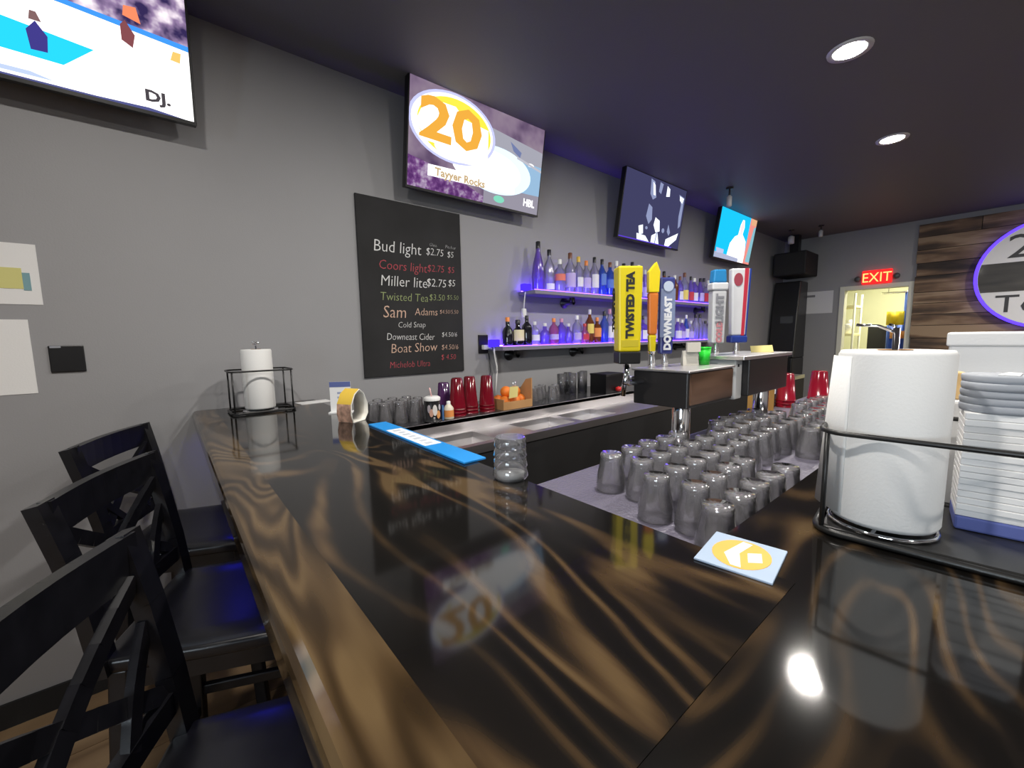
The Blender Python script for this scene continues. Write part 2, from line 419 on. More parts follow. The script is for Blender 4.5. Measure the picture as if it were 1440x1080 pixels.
def rail_profile(o_, i_):   # rounded outer nose, square inner side flush with the boards
    r_ = .016; s_ = 1 if i_ > o_ else -1; z0, z1 = BT-.065, BT+.0006
    return [(i_, z0), (o_+s_*r_, z0)] + [(o_+s_*r_*(1-math.sin(a)), z0+r_*(1-math.cos(a))) for a in (.5, 1.0, PI/2)] + [(o_+s_*r_*(1-math.cos(a)), z1-r_*(1-math.sin(a))) for a in (0, .5, 1.0, PI/2)] + [(i_, z1)]
MB().prism(rail_profile(.062, .138), -.160, 2.195, 'Y').build('edge_rail', M_railA, bar)
MB().prism(rail_profile(-.236, -.1602), .062, 5.3, 'X').build('edge_rail', M_railB, bar)
M_knee = mat('bar_front_paint', (.07, .07, .08), .5)
MB().box(.345, .40, -.02, 2.195, 0, BT-.045).build('front_panel', M_knee, bar)
MB().box(.40, 5.3, -.02, .04, 0, BT-.045).build('front_panel', M_knee, bar)
# pucks of blue light under the overhang
for y in (2.09, 1.29, .48):
    p = MB().box(-.02, .02, -.05, .05, -.010, 0).build('led_strip', glow('blue_led', (.02, .02, 1.0), 16.0), bar, (.145, y, BT-.0465))
    p['label'] = 'short blue light strip under the overhang'

# inner ledge with glass mat
led = thing('glass_ledge', 'stainless ledge behind the long bar covered by a lavender grey mat', 'ledge', (0, 0, 0))
MB().box(.57, 4.2, .05, .83, .915, .945).build('ledge_top', M_steel, led, bevel=.003)
M_mat = mat('lavender_bar_mat', (.15, .14, .19), .35, bump=.5, bscale=120)
MB().box(.60, 3.4, .27, .81, .9455, .952).build('drain_mat', M_mat, led)
for x in (.62, 2.3, 4.1):
    MB().box(x, x+.04, .70, .74, 0, .915).build('leg', M_steel, led)
    MB().box(x, x+.04, .08, .12, 0, .915).build('leg', M_steel, led)
MB().box(.60, 4.15, .60, .62, .25, .915).build('apron', M_blackmatte, led)

# back counter
bc = thing('back_counter', 'low black counter with stainless sinks and drainboard along the left wall', 'counter', (0, 0, 0))
BF, BM, SZ, LZ = 1.50, 1.78, .88, .95
MB().box(.60, 5.6, 1.56, 2.195, 0, .75).build('cabinet', M_blackmatte, bc)
deck = MB()
basins = [(.72, 1.18), (1.42, 1.74), (1.80, 2.12), (2.8, 3.3)]
xs = .60
for a, b in basins:
    deck.box(xs, a, BF, BM, SZ-.03, SZ)
    deck.box(a, b, BF, BF+.04, SZ-.03, SZ); deck.box(a, b, BM-.03, BM, SZ-.03, SZ)
    xs = b
deck.box(xs, 5.6, BF, BM, SZ-.03, SZ)
deck.build('sink_deck', M_steel, bc)
for a, b in basins:
    q = MB(); y0, y1, zb = BF+.04, BM-.03, SZ-.12
    q.add([(a, y0, SZ-.03), (b, y0, SZ-.03), (b, y1, SZ-.03), (a, y1, SZ-.03), (a+.02, y0+.02, zb), (b-.02, y0+.02, zb), (b-.02, y1-.02, zb), (a+.02, y1-.02, zb)],
          [(4, 5, 6, 7), (0, 1, 5, 4), (1, 2, 6, 5), (2, 3, 7, 6), (3, 0, 4, 7)])
    o = q.build('sink_basin', M_steel, bc)
    MB().lathe([(0, .004), (.03, .004), (.034, 0)], 16).build('drain', M_black, o, ((a+b)/2, (y0+y1)/2, zb))
MB().box(.60, 5.6, BM, BM+.012, SZ-.03, LZ).build('backsplash', M_steel, bc)
MB().box(.60, 5.6, BM, 2.195, LZ-.025, LZ).build('rear_ledge', mat('dark_laminate', (.035, .035, .04), .2), bc, bevel=.003)
MB().box(.60, 5.6, BF-.012, BF, SZ-.035, SZ+.004).build('front_lip', M_steel, bc)
MB().box(.60, 5.6, BF-.008, BF+.06, .60, SZ-.036).build('apron', M_blackmatte, bc)

# ================================================================== BAR STOOLS
def make_stool(label, loc, rz):
    t = thing('bar_stool', label, 'bar stool', loc, (0, 0, rz), 'black cross back bar stools at the short side of the bar')
    seat = MB(); n = 9
    # saddle seat: slightly dished grid
    N = 10; v = []; f = []
    for lay in (0, 1):
        for i in range(N+1):
            for j in range(N+1):
                x = -.20+.40*i/N; y = -.20+.40*j/N
                k = max(abs(x), abs(y))/.20
                w_ = 1.0 - .06*(x < 0)*(-x/.2)
                zt = .70 - .012*math.cos(min(1, abs(x)/.2)*PI/2)*math.cos(min(1, abs(y)/.2)*PI/2) - (.008 if k > .97 else 0)
                v.append((x, y*w_, zt if lay == 0 else .660))
    st = (N+1)*(N+1)
    for i in range(N):
        for j in range(N):
            a = i*(N+1)+j
            f.append((a, a+N+1, a+N+2, a+1)); f.append((st+a, st+a+1, st+a+N+2, st+a+N+1))
    for k in range(N):
        for (a, b) in ((k, k+1), (N*(N+1)+k, N*(N+1)+k+1), (k*(N+1), (k+1)*(N+1)), (k*(N+1)+N, (k+1)*(N+1)+N)):
            f.append((a, b, st+b, st+a))
    seat.add(v, f, 0, True)
    o = seat.build('seat', M_blackwood, t, bevel=.008)
    for sx in (-1, 1):
        for sy in (-1, 1):
            MB().bar((sx*.165, sy*.165, .66), (sx*.205, sy*.195, 0), .036, .036, (1, 0, 0)).build('leg', M_blackwood, t, bevel=.004)
    for sy in (-1, 1):
        q = MB(); pts = [(-.185, sy*.178, .66), (-.200, sy*.180, .80), (-.222, sy*.186, .93), (-.248, sy*.192, 1.05)]
        for a, b in zip(pts, pts[1:]): q.bar(a, b, .044, .026, (0, 1, 0))
        q.build('back_post', M_blackwood, t)
    def arc(y0, z0, x0, y1, z1, x1, w_, th, name, sag=.02, n=8):
        q = MB(); P = []
        for k in range(n+1):
            u = k/n; P.append((x0+(x1-x0)*u - sag*math.sin(PI*u), y0+(y1-y0)*u, z0+(z1-z0)*u))
        for a, b in zip(P, P[1:]): q.bar(a, b, w_, th, (0, 0, 1) if abs(z1-z0) < .01 else (0, 1, 0))
        return q.build(name, M_blackwood, t)
    arc(-.19, 1.012, -.240, .19, 1.012, -.240, .078, .022, 'top_rail', .018)
    arc(-.18, .755, -.196, .18, .755, -.196, .040, .020, 'lower_rail', .010)
    arc(-.17, .765, -.198, .17, .975, -.232, .030, .014, 'cross_slat', .016)
    arc(.17, .765, -.198, -.17, .975, -.232, .030, .014, 'cross_slat', .018)
    arc(-.06, .765, -.200, -.17, .90, -.222, .024, .013, 'cross_slat', .004)
    arc(.06, .765, -.200, .17, .90, -.222, .024, .013, 'cross_slat', .004)
    for zz, ax in ((.24, 0), (.24, 1), (.30, 2), (.30, 3)):
        k = .165+.035*(1-zz/.66)
        a, b = {0: ((k, -k, zz), (k, k, zz)), 1: ((-k, -k, zz), (-k, k, zz)), 2: ((-k, -k, zz), (k, -k, zz)), 3: ((-k, k, zz), (k, k, zz))}[ax]
        MB().bar(a, b, .030, .020).build('foot_rail', M_blackwood, t, bevel=.003)
    for ax in range(4):
        k = .168
        a, b = {0: ((k, -k, .635), (k, k, .635)), 1: ((-k, -k, .635), (-k, k, .635)), 2: ((-k, -k, .635), (k, -k, .635)), 3: ((-k, k, .635), (k, k, .635))}[ax]
        MB().bar(a, b, .05, .018).build('apron', M_blackwood, t)
    return t
RZ = math.atan2(-.40, .915)
fx, fy = math.cos(RZ), math.sin(RZ)
s1 = make_stool('black cross-back bar stool farthest back, its seat against the grey wall', (-.165+.24*fx, 1.955+.24*fy, 0), RZ)
dup(s1, 'black cross-back bar stool between the nearest one and the one by the wall', (-.135+.24*fx, 1.372+.24*fy, 0))
dup(s1, 'large black cross-back bar stool nearest the viewer at the lower left', (-.150+.24*fx, .735+.24*fy, 0))

# ================================================================== TELEVISIONS
def tv(label, x, y, z_, wd, tilt, pics, texts=()):
    t = thing('television', label, 'television', (x, y, z_), (math.radians(tilt), 0, 0), 'wall televisions above the back counter')
    h = wd*.565
    MB().box(-wd/2, wd/2, -.012, .028, -h/2, h/2).build('case', M_black, t, bevel=.004)
    MB().box(-wd*.3, wd*.3, .028, .05, -h*.42, h*.12).build('rear_housing', M_black, t, bevel=.006)
    MB().box(-.10, .10, .05, .125, -.10, .10).build('wall_bracket', M_black, t)
    MB().box(-wd/2, wd/2, -.0145, -.012, -h/2, -h/2+.012).build('lower_bezel', M_black, t)
    sw, sh = wd/2-.009, h/2-.010
    q = MB(); mats = []; k = 0
    for (poly, m) in pics:
        k += 1
        if m not in mats: mats.append(m)
        pts = [(max(-1, min(1, a))*sw, -.0125-.00012*k, max(-1, min(1, b))*sh) for a, b in poly]
        q.add(pts, [tuple(range(len(pts)))], mats.index(m))
    q.build('screen', mats, t)
    for (body, size, m, a, b, sx) in texts:
        text(body, size, m, t, (a*sw, -.0125-.00012*(k+3), b*sh), (PI/2, 0, 0), 'screen_lettering', extrude=0, sx=sx, off=.008 if size > .1 else .002)
    return t
full = [(-1, -1), (1, -1), (1, 1), (-1, 1)]
rnd = random.Random(3)
TVS = 1.0
G = lambda n, c, s: glow(n, c, s*TVS)
# 1: basketball game
pics = [(full, G('tv_court_white', (1, .98, .97), 1.9)),
        ([(-1, .12), (.3, .05), (1, -.02), (1, 1), (-1, 1)], glow_noise('tv_crowd', (.03, .02, .08), (.26, .18, .32), (.95, .85, .9), 1.3, 16)),
        ([(-1, .06), (.3, -.01), (1, -.09), (1, -.02), (.3, .05), (-1, .12)], G('tv_board_blue', (.05, .28, .95), 1.3)),
        ([(-1, -.66), (-.02, -.70), (.27, -.71), (.44, -.43), (.0, -.35), (-1, -.22)], G('tv_key_cyan', (.02, .58, .92), 1.3)),
        ([(-1, -.96), (.22, -.93), (.10, -.88), (-1, -.90)], G('tv_line_pale', (.55, .66, .9), 1.1)),
        ([(-1, -1), (1, -1), (.72, -.95), (.42, -.97), (-1, -.965)], G('tv_ticker', (.10, .11, .30), 1.0)),
        ([(.12, -.63), (.20, -.62), (.21, -.44), (.16, -.30), (.11, -.42)], G('tv_player_navy', (.06, .05, .28), 1.0)),
        ([(.13, -.30), (.19, -.30), (.17, -.20), (.14, -.20)], G('tv_player_brown', (.25, .14, .14), 1.0)),
        ([(.60, -.20), (.66, -.26), (.68, -.10), (.63, .05), (.60, -.02)], G('tv_player_maroon', (.26, .08, .09), 1.0)),
        ([(.62, .10), (.72, .06), (.70, .24), (.63, .22)], G('tv_player_orange', (.85, .25, .12), 1.2)),
        ([(.88, -.26), (.94, -.27), (.95, -.14), (.90, -.14)], G('tv_player_gold', (.95, .55, .15), 1.2))]
tv('television showing a basketball game, cut off by the top left corner', -.305, 2.05, 2.455, .94, 9.3, pics, [('DJ.', .05, G('tv_ink', (.08, .07, .08), 1), .70, -.86, 1.2)])
# 2: logo over arena picture
Cx, Cy, Rr = -.42, .30, .665
as_ = 16/9.0
pics = [(full, glow_noise('tv_arena', (.10, .06, .13), (.24, .17, .26), (.34, .27, .33), 1.0, 5)),
        ([(-1, -1), (.05, -1), (.05, -.86), (-.5, -.55), (-1, -.42)], glow_noise('tv_arena_purple', (.10, .03, .15), (.2, .08, .26), (.5, .4, .55), 1.0, 30)),
        ([(.0, .62), (1, .45), (1, .05), (.0, .3)], G('tv_arena_grey', (.40, .40, .47), 1.0)),
        ([(.05, -1), (1, -1), (1, -.52), (.05, -.70)], G('tv_lower_grey', (.33, .31, .38), 1.0)),
        ([(.2, .12), (1, .12), (1, -.55), (.2, -.6)], G('tv_ice_blue', (.30, .48, .68), 1.1)),
        (disc_poly(.24, -.24, .58, .50), G('tv_flare_soft', (.62, .78, .95), 1.5)),
        (disc_poly(.10, -.27, .54, .42), G('tv_flare', (1, 1, 1), 1.6)),
        ([(-.75, -.72), (-.75, -.50), (.55, -.42), (.55, -.66)], G('tv_flare', (1, 1, 1), 1.6)),
        (disc_poly(Cx, Cy, Rr*.90, Rr), G('tv_ring_lavender', (.50, .52, .85), 1.3)),
        (disc_poly(Cx, Cy, Rr*.84, Rr*.93), G('tv_ring_white', (1, 1, 1), 1.5)),
        (disc_poly(Cx+.02, Cy, Rr*.76, Rr*.85), G('tv_logo_yellow', (1, .80, .07), 1.15)),
        ([(-.92, .22), (-.78, -.08), (.08, -.08), (.06, .50), (-.30, .55), (-.42, .72), (-.80, .70)], G('tv_ring_white', (1, 1, 1), 1.5)),
        (disc_poly(-.30, -.10, .38, .20), G('tv_ring_white', (1, 1, 1), 1.5)),
        ([(.42, .46), (.62, .30), (.60, .18), (.48, .28)], G('tv_skater_blue', (.18, .22, .42), 1.0)),
        (disc_poly(.80, .10, .06, .04, 14), G('tv_flare', (1, 1, 1), 1.6)),
        (disc_poly(.30, -.84, .09, .08, 14), G('tv_mint', (.25, .75, .55), 1.0)),
        ]
pics.append(([(.55, .20), (1, .05), (1, .0), (.55, .14)], G('tv_rink_board', (.55, .55, .62), 1.0)))
tv('television showing a yellow disc with the number 20, above the chalkboard', 1.50, 2.05, 2.414, .944, 9.5, pics,
   [('20', .27, G('tv_orange', (.95, .46, .06), 1.0), -.88, .0, 1.45), ('Tayyer Rocks', .055, G('tv_tan', (.62, .45, .25), 1.0), -.66, -.68, 1.1), ('HBL', .06, G('tv_white_text', (1, 1, 1), 1.6), .72, -.84, .9)])
# 3: dark blue screen with white shapes
W3 = G('tv3_white', (.85, .9, 1.0), 1.5); B3 = G('tv3_pale', (.30, .34, .55), 1.0)
pics = [(full, G('tv3_navy', (.055, .055, .13), 1.0)),
        ([(-.25, .95), (-.12, .90), (-.02, .45), (-.12, .35), (-.22, .5)], B3), ([(-.18, .88), (-.10, .8), (-.05, .5), (-.12, .5)], W3),
        ([(.05, .95), (.16, .92), (.12, .6), (.04, .65)], B3), ([(.30, .92), (.40, .85), (.42, .62), (.30, .58)], W3),
        ([(.75, .80), (.95, .75), (.95, -.2), (.88, -.30), (.84, .1), (.86, .5)], B3), ([(.78, .76), (.94, .72), (.9, .55), (.8, .62)], W3),
        ([(-.22, .20), (-.10, .12), (-.06, -.25), (-.15, -.42), (-.26, -.2)], B3),
        ([(.05, -.15), (.20, -.22), (.25, -.55), (.12, -.62), (.02, -.4)], W3),
        ([(-.45, -.55), (-.32, -.48), (-.28, -.75), (-.40, -.8)], W3),
        ([(-.48, -.78), (-.20, -.80), (-.05, -.98), (-.45, -.98)], W3), ([(.0, -.75), (.18, -.60), (.28, -.98), (.0, -.98)], W3),
        ([(.15, -.6), (.18, -.6), (.15, -.98), (.12, -.98)], B3),
        ([(.50, -.75), (.92, -.45), (.88, -.68), (.62, -.98), (.48, -.98)], W3), ([(.52, -.25), (.62, -.5), (.58, -.62), (.5, -.5)], B3),
        (disc_poly(.36, -.5, .05, .08, 10), B3), (disc_poly(-.2, -.55, .04, .05, 10), B3),
        ([(-1, -1), (.75, -1), (.75, -.965), (-1, -.965)], G('tv3_strip', (.10, .05, .55), 1.2))]
tv('television with white flickering shapes on a dark navy screen', 3.31, 2.05, 2.406, .938, 8.6, pics)
# 4: cyan backdrop with a white figure shape
CY = G('tv4_cyan', (.01, .48, .85), 1.3); WH = G('tv4_white', (.95, .95, 1), 1.6)
pics = [(full, CY),
        ([(.62, 1), (1, 1), (1, -1), (.62, -1)], G('tv4_coral', (.85, .28, .24), 1.1)), ([(.88, .6), (1, .7), (1, -.9), (.74, -.9)], G('tv4_teal', (.25, .55, .65), 1.0)), ([(.66, .98), (1, .98), (1, .72), (.7, .7)], G('tv4_orange', (.85, .45, .25), 1.0)),
        ([(.10, .55), (.18, .78), (.28, .78), (.34, .5), (.30, .20), (.55, -.05), (.62, -.55), (.62, -1), (-.38, -1), (-.30, -.3), (-.10, .02), (.06, .12)], WH),
        ([(.12, .5), (.19, .76), (.27, .76), (.31, .5), (.24, .16), (.16, .16)], G('tv4_pink', (.85, .72, .74), 1.2)),
        ([(-1, -1), (.3, -1), (.3, -.84), (-1, -.76)], G('tv4_grey', (.42, .45, .62), 1.1)), ([(-.9, -.80), (-.55, -.78), (-.55, -.62), (-.95, -.6)], G('tv4_badge', (.5, .55, .8), 1.1))]
tv('television with a white figure on a cyan screen, smallest and farthest along the wall', 4.96, 2.05, 2.42, .925, 8.9, pics)

# ================================================================== CHALKBOARD
cb = thing('chalkboard', 'black menu chalkboard with handwritten beer prices below the television', 'chalkboard', (1.114, 2.188, 1.628))
MB().box(-.314, .314, 0, .011, -.472, .474).build('slate', mat('slate_black', (.010, .010, .011), .75, var=.5, vscale=4), cb, bevel=.002)
def chalk(body, x, z_, size, m, sx=.9, shear=.12):
    # each word drifts a little like handwriting
    text(body, size, m, cb, (x, -.0008, z_), (PI/2, random.uniform(-.02, .02), 0), 'chalk_lettering', shear=shear, sx=sx, extrude=.0003, off=-.0008)
chalk('Bud light', -.235, .198, .088, M_chalk); chalk('$2.75', .075, .212, .058, M_chalk); chalk('Glass', .10, .262, .026, M_chalk); chalk('Pitcher', .205, .262, .028, M_chalk); chalk('$5', .215, .212, .05, M_chalk)
chalk('Coors light', -.21, .108, .070, M_chalkred); chalk('$2.75', .08, .118, .056, M_chalkred); chalk('$5', .215, .122, .052, M_chalkred)
chalk('Miller lite', -.205, .020, .082, M_chalk); chalk('$2.75', .07, .034, .066, M_chalk); chalk('$5', .215, .044, .056, M_chalk)
chalk('Twisted Tea', -.21, -.058, .064, M_chalkgreen); chalk('$3.50', .085, -.046, .052, M_chalkgreen); chalk('$5.50', .205, -.036, .040, M_chalkgreen)
chalk('Sam', -.20, -.150, .094, M_chalkor); chalk('Adams', -.01, -.135, .060, M_chalkor); chalk('$4.50/5.50', .152, -.122, .034, M_chalkor)
chalk('Cold Snap', -.115, -.205, .046, M_chalk)
chalk('Downeast Cider', -.185, -.272, .055, M_chalk, .8); chalk('$4.50/6', .16, -.258, .040, M_chalk)
chalk('Boat Show', -.165, -.345, .074, M_chalkor); chalk('$4.50/6', .155, -.335, .044, M_chalkor)
chalk('$ 4.50', .15, -.395, .046, M_chalkred); chalk('Michelob Ultra', -.175, -.428, .052, M_chalkred, .8)

# ================================================================== WALL BITS
def sheet(name, label, cat, x0, x1, z0, z1, m, y=YW):
    o = MB().box(x0-(x0+x1)/2, (x1-x0)/2, -.0015, 0, z0-(z0+z1)/2, (z1-z0)/2).build(name, m, None, ((x0+x1)/2, y-.0006, (z0+z1)/2)); return tag(o, label, cat)
up_ = sheet('notice', 'upper white notice taped to the wall at left, with a yellow patch', 'paper', -.60, -.320, 1.500, 1.706, M_white)
MB().box(-.14, .10, -.0028, -.0015, -.05, .02).build('yellow_patch', mat('pale_yellow_note', (.65, .62, .24), .8), up_)
MB().box(.10, .118, -.0028, -.0015, -.055, .005).build('teal_patch', mat('teal_print', (.2, .36, .4), .8), up_)
sheet('notice', 'plain lower white notice on the wall at left, beside the black outlet plate', 'paper', -.60, -.362, 1.190, 1.448, M_white)
t = thing('outlet_plate', 'black outlet plate on bare wall beside the white notices', 'outlet', (-.279, YW, 1.308))
MB().box(-.045, .045, -.008, 0, -.048, .048).build('plate', M_black, t, bevel=.003)
MB().box(-.040, -.012, -.0095, -.008, .040, .047).build('screw_cover', M_chrome, t)
t = thing('wall_outlet', 'black wall outlet with white plug and cord right of the chalkboard', 'outlet', (1.585, YW, 1.318))
MB().box(-.038, .038, -.008, 0, -.06, .06).build('plate', M_black, t, bevel=.003)
p = MB().box(-.018, .018, -.04, -.008, -.035, -.005).build('plug', mat('white_plastic', (.75, .75, .75), .35), t, bevel=.005)
MB().tube([(.0, -.035, -.02), (.04, -.05, -.03), (.075, -.04, -.08), (.09, -.03, -.16), (.08, -.03, -.25), (.07, -.03, -.35)], .006).build('cord', mat('white_plastic'), t)
MB().tube([(.03, -.02, -.06), (.04, -.02, -.18), (.02, -.02, -.34)], .003).build('black_cord', M_black, t)

# ================================================================== BOTTLE SHELVES
LEDC = (.14, .05, 1.0)
M_led = glow('violet_led', LEDC, 42)
M_shelf = mat('grey_lavender_shelf', (.20, .19, .25), .35)
def shelf(label, x0, x1, zt, brx):
    t = thing('bottle_shelf', label, 'shelf', (x0, YW, zt), group='lit bottle shelves')
    L = x1-x0
    MB().box(0, L, -.165, 0, -.026, 0).build('shelf_board', M_shelf, t, bevel=.002)
    MB().box(.0, L, -.042, -.026, .0005, .006).build('led_strip', M_led, t)
    MB().box(.0, L, -.163, -.157, .0005, .005).build('led_strip', glow('violet_fill_front', LEDC, 9), t)  # second strip, added to throw violet light onto the bottle fronts
    MB().box(-.035, .03, -.10, -.055, -.002, .045).build('led_controller', glow('violet_end_glow', (.07, .03, 1.0), 1.3), t, bevel=.006)  # whole box made to glow for the violet light at the shelf end
    for bx in brx:
        b = MB().lathe([(.040, 0), (.040, .008), (.018, .012), (.018, .10)], 16, cap0=True).build('pipe_bracket', M_black, t, (bx-x0, 0, -.06), (PI/2, 0, 0))
        MB().lathe([(.02, 0), (.02, .034)], 12, cap0=True).build('pipe_riser', M_black, b, (0, .0, .085), (-PI/2, 0, 0))
    return t
shelf('upper shelf of liquor bottles glowing violet from a light strip', 1.90, 4.70, 1.670, (2.35, 3.0, 3.7, 4.4))
shelf('lower shelf of liquor bottles glowing violet from a light strip', 1.62, 4.70, 1.302, (1.80, 2.45, 3.2, 4.0))
t = thing('light_strip_cord', 'white cord with a small white switch hanging from the upper shelf end', 'cord', (1.89, 2.12, 1.66))
MB().tube([(0, 0, 0), (-.01, .0, -.06), (-.015, .0, -.11)], .004).build('cord', mat('white_plastic'), t)
MB().box(-.03, .0, -.01, .01, -.17, -.11).build('switch', mat('white_plastic'), t, bevel=.004)
t = thing('light_strip_cord', 'white cord hanging from the lower shelf end beside the outlet', 'cord', (1.615, 2.12, 1.30))
MB().tube([(0, 0, 0), (.005, .0, -.06), (.02, .0, -.13), (.02, .01, -.17)], .005).build('cord', mat('white_plastic'), t)

PROF = {   # profile r,z fractions of radius / height
 'round': [(.0, 0), (.95, 0), (1, .03), (1, .58), (.85, .68), (.36, .78), (.33, .93)],
 'bell': [(.0, 0), (.95, 0), (1, .03), (1, .30), (.72, .58), (.34, .80), (.30, .93)],
 'square': [(.0, 0), (1, 0), (1.04, .03), (1.04, .62), (.5, .70), (.36, .75), (.34, .93)],
 'squat': [(.0, 0), (.95, 0), (1, .05), (1, .50), (.75, .62), (.38, .70), (.36, .92)],
 'tall': [(.0, 0), (.92, 0), (.95, .02), (1, .62), (.55, .74), (.36, .80), (.34, .94)],
}
CAPC = {'dark': (.02, .02, .025), 'gold': (.75, .5, .08), 'orange': (.8, .25, .06), 'white': (.8, .8, .8), 'red': (.5, .03, .04), 'pink': (.55, .25, .4), 'silver': (.6, .6, .62), 'brown': (.18, .07, .04), 'yellow': (.85, .65, .05)}
GLC = {'clear': ((.80, .80, .90), .42, (.72, .70, .90)), 'blue': ((.2, .3, .9), .55, (.10, .22, .85)), 'pink': ((.9, .4, .6), .5, (.75, .25, .5)), 'amber': ((.6, .25, .05), .55, (.45, .15, .05)), 'dark': ((.05, .05, .08), .7, (.02, .02, .03)), 'violet': ((.5, .35, .95), .5, (.40, .25, .9)), 'green': ((.2, .5, .3), .5, (.1, .35, .2)), 'red': ((.8, .1, .1), .5, (.6, .05, .08))}  # violet entry: glow of the light strip put into the glass colour
LBC = {'white': (.75, .75, .78), 'coral': (.75, .2, .15), 'yellow': (.8, .65, .15), 'orange': (.8, .3, .08), 'cream': (.75, .68, .42), 'lavender': (.5, .42, .75), 'blue': (.1, .2, .6), 'red': (.55, .04, .06), 'black': (.02, .02, .02)}
def bottle(x, y, z_, h, r, kind, gl, capc, lab, lz, label, group):
    t = thing('liquor_bottle', label, 'bottle', (x, y, z_), (0, 0, random.uniform(-.4, .4)), group)
    tint, body, bc_ = GLC[gl]
    n = 4 if kind == 'square' else 14
    pr = [(a*r, b*h) for a, b in PROF[kind]]
    if kind == 'square': MB().lathe([(a*1.2 if i < 4 else a, b) for i, (a, b) in enumerate(pr)], 4, smooth=False).build('glass', thin_glass('bottle_'+gl, tint, body, bc_, .06, 1.0), t, rot=(0, 0, PI/4))
    else: MB().lathe(pr, n).build('glass', thin_glass('bottle_'+gl, tint, body, bc_, .06, 1.0), t)
    cr = pr[-1][0]*1.12
    MB().lathe([(cr, h*.86), (cr, h), (cr*.8, h+.002), (0, h+.002)], 10).build('cap', mat('cap_'+capc, CAPC[capc], .35), t)
    if lab:
        z0, z1 = lz
        if kind == 'square':
            MB().box(-r*.9, r*.9, -r*.93, -r*.88, z0*h, z1*h).build('paper_label', mat('label_'+lab, LBC[lab], .7), t)
        else:
            q = MB(); m_ = 10; v = []; rr = r*1.015
            for zz in (z0*h, z1*h):
                for k in range(m_+1):
                    a = -PI/2 - 1.35 + 2.7*k/m_; v.append((rr*math.cos(a), rr*math.sin(a), zz))
            q.add(v, [(k, k+1, m_+2+k, m_+1+k) for k in range(m_)], 0, True)
            q.build('paper_label', mat('label_'+lab, LBC[lab], .7), t)
    return t
ORD = ['first', 'second', 'third', 'fourth', 'fifth', 'sixth', 'seventh', 'eighth', 'ninth', 'tenth', 'eleventh', 'twelfth', 'thirteenth', 'fourteenth', 'fifteenth', 'sixteenth', 'seventeenth', 'eighteenth', 'nineteenth', 'twentieth', 'twenty-first', 'twenty-second', 'twenty-third', 'twenty-fourth', 'twenty-fifth', 'twenty-sixth', 'twenty-seventh', 'twenty-eighth', 'twenty-ninth', 'thirtieth', 'thirty-first', 'thirty-second', 'thirty-third', 'thirty-fourth']
UP = [(2.00, .33, .047, 'bell', 'violet', 'dark', None, 0), (2.11, .29, .038, 'tall', 'clear', 'dark', 'white', (.06, .2)), (2.215, .235, .042, 'round', 'clear', 'white', 'coral', (.36, .56)),
      (2.315, .29, .042, 'tall', 'clear', 'brown', 'lavender', (.15, .5)), (2.415, .275, .038, 'round', 'clear', 'gold', 'white', (.2, .45)), (2.505, .255, .038, 'round', 'clear', 'orange', 'lavender', (.2, .5)),
      (2.595, .29, .036, 'tall', 'clear', 'dark', 'white', (.2, .55)), (2.69, .285, .036, 'tall', 'blue', 'dark', 'blue', (.3, .6)), (2.785, .27, .040, 'round', 'blue', 'brown', 'blue', (.25, .5)), (2.875, .29, .036, 'tall', 'clear', 'white', 'white', (.1, .5)),
      (2.975, .28, .040, 'round', 'violet', 'dark', None, 0), (3.08, .30, .038, 'tall', 'clear', 'dark', 'white', (.1, .4)), (3.19, .29, .040, 'round', 'violet', 'silver', 'lavender', (.2, .5))]
rb = random.Random(11)
x = 3.30
while x < 4.62:
    UP.append((x, rb.uniform(.23, .29), rb.uniform(.034, .042), rb.choice(('round', 'tall', 'square', 'bell')), rb.choice(('clear', 'violet', 'clear', 'violet', 'amber')), rb.choice(('dark', 'white', 'brown', 'dark', 'silver')), rb.choice(('white', 'yellow', 'red', 'white', 'lavender', None)), (.1, .42)))
    x += .098
LOW = [(1.722, .185, .036, 'squat', 'dark', 'orange', None, 0), (1.805, .17, .042, 'squat', 'dark', 'dark', 'cream', (.2, .62)), (1.888, .20, .036, 'round', 'dark', 'dark', None, 0), (1.965, .16, .036, 'round', 'clear', 'silver', 'white', (.2, .45)), (2.05, .15, .038, 'squat', 'violet', 'silver', None, 0),
       (2.135, .185, .036, 'round', 'pink', 'orange', 'lavender', (.2, .4)), (2.22, .185, .038, 'round', 'violet', 'pink', None, 0), (2.30, .15, .034, 'squat', 'violet', 'silver', None, 0), (2.385, .21, .036, 'round', 'clear', 'white', 'lavender', (.15, .4)), (2.475, .15, .034, 'squat', 'pink', 'red', 'red', (.2, .5)),
       (2.55, .26, .034, 'tall', 'amber', 'silver', 'yellow', (.3, .58)), (2.635, .20, .034, 'round', 'amber', 'orange', 'orange', (.25, .6)), (2.72, .25, .036, 'tall', 'blue', 'dark', None, 0), (2.80, .27, .036, 'tall', 'clear', 'pink', 'white', (.15, .5)), (2.895, .26, .036, 'round', 'clear', 'pink', 'white', (.15, .5))]
x = 2.99
while x < 4.62:
    LOW.append((x, rb.uniform(.19, .27), rb.uniform(.033, .042), rb.choice(('round', 'tall', 'square', 'bell')), rb.choice(('clear', 'violet', 'violet', 'blue')), rb.choice(('dark', 'white', 'silver', 'dark')), rb.choice(('white', 'lavender', 'white', None)), (.1, .45)))
    x += .096
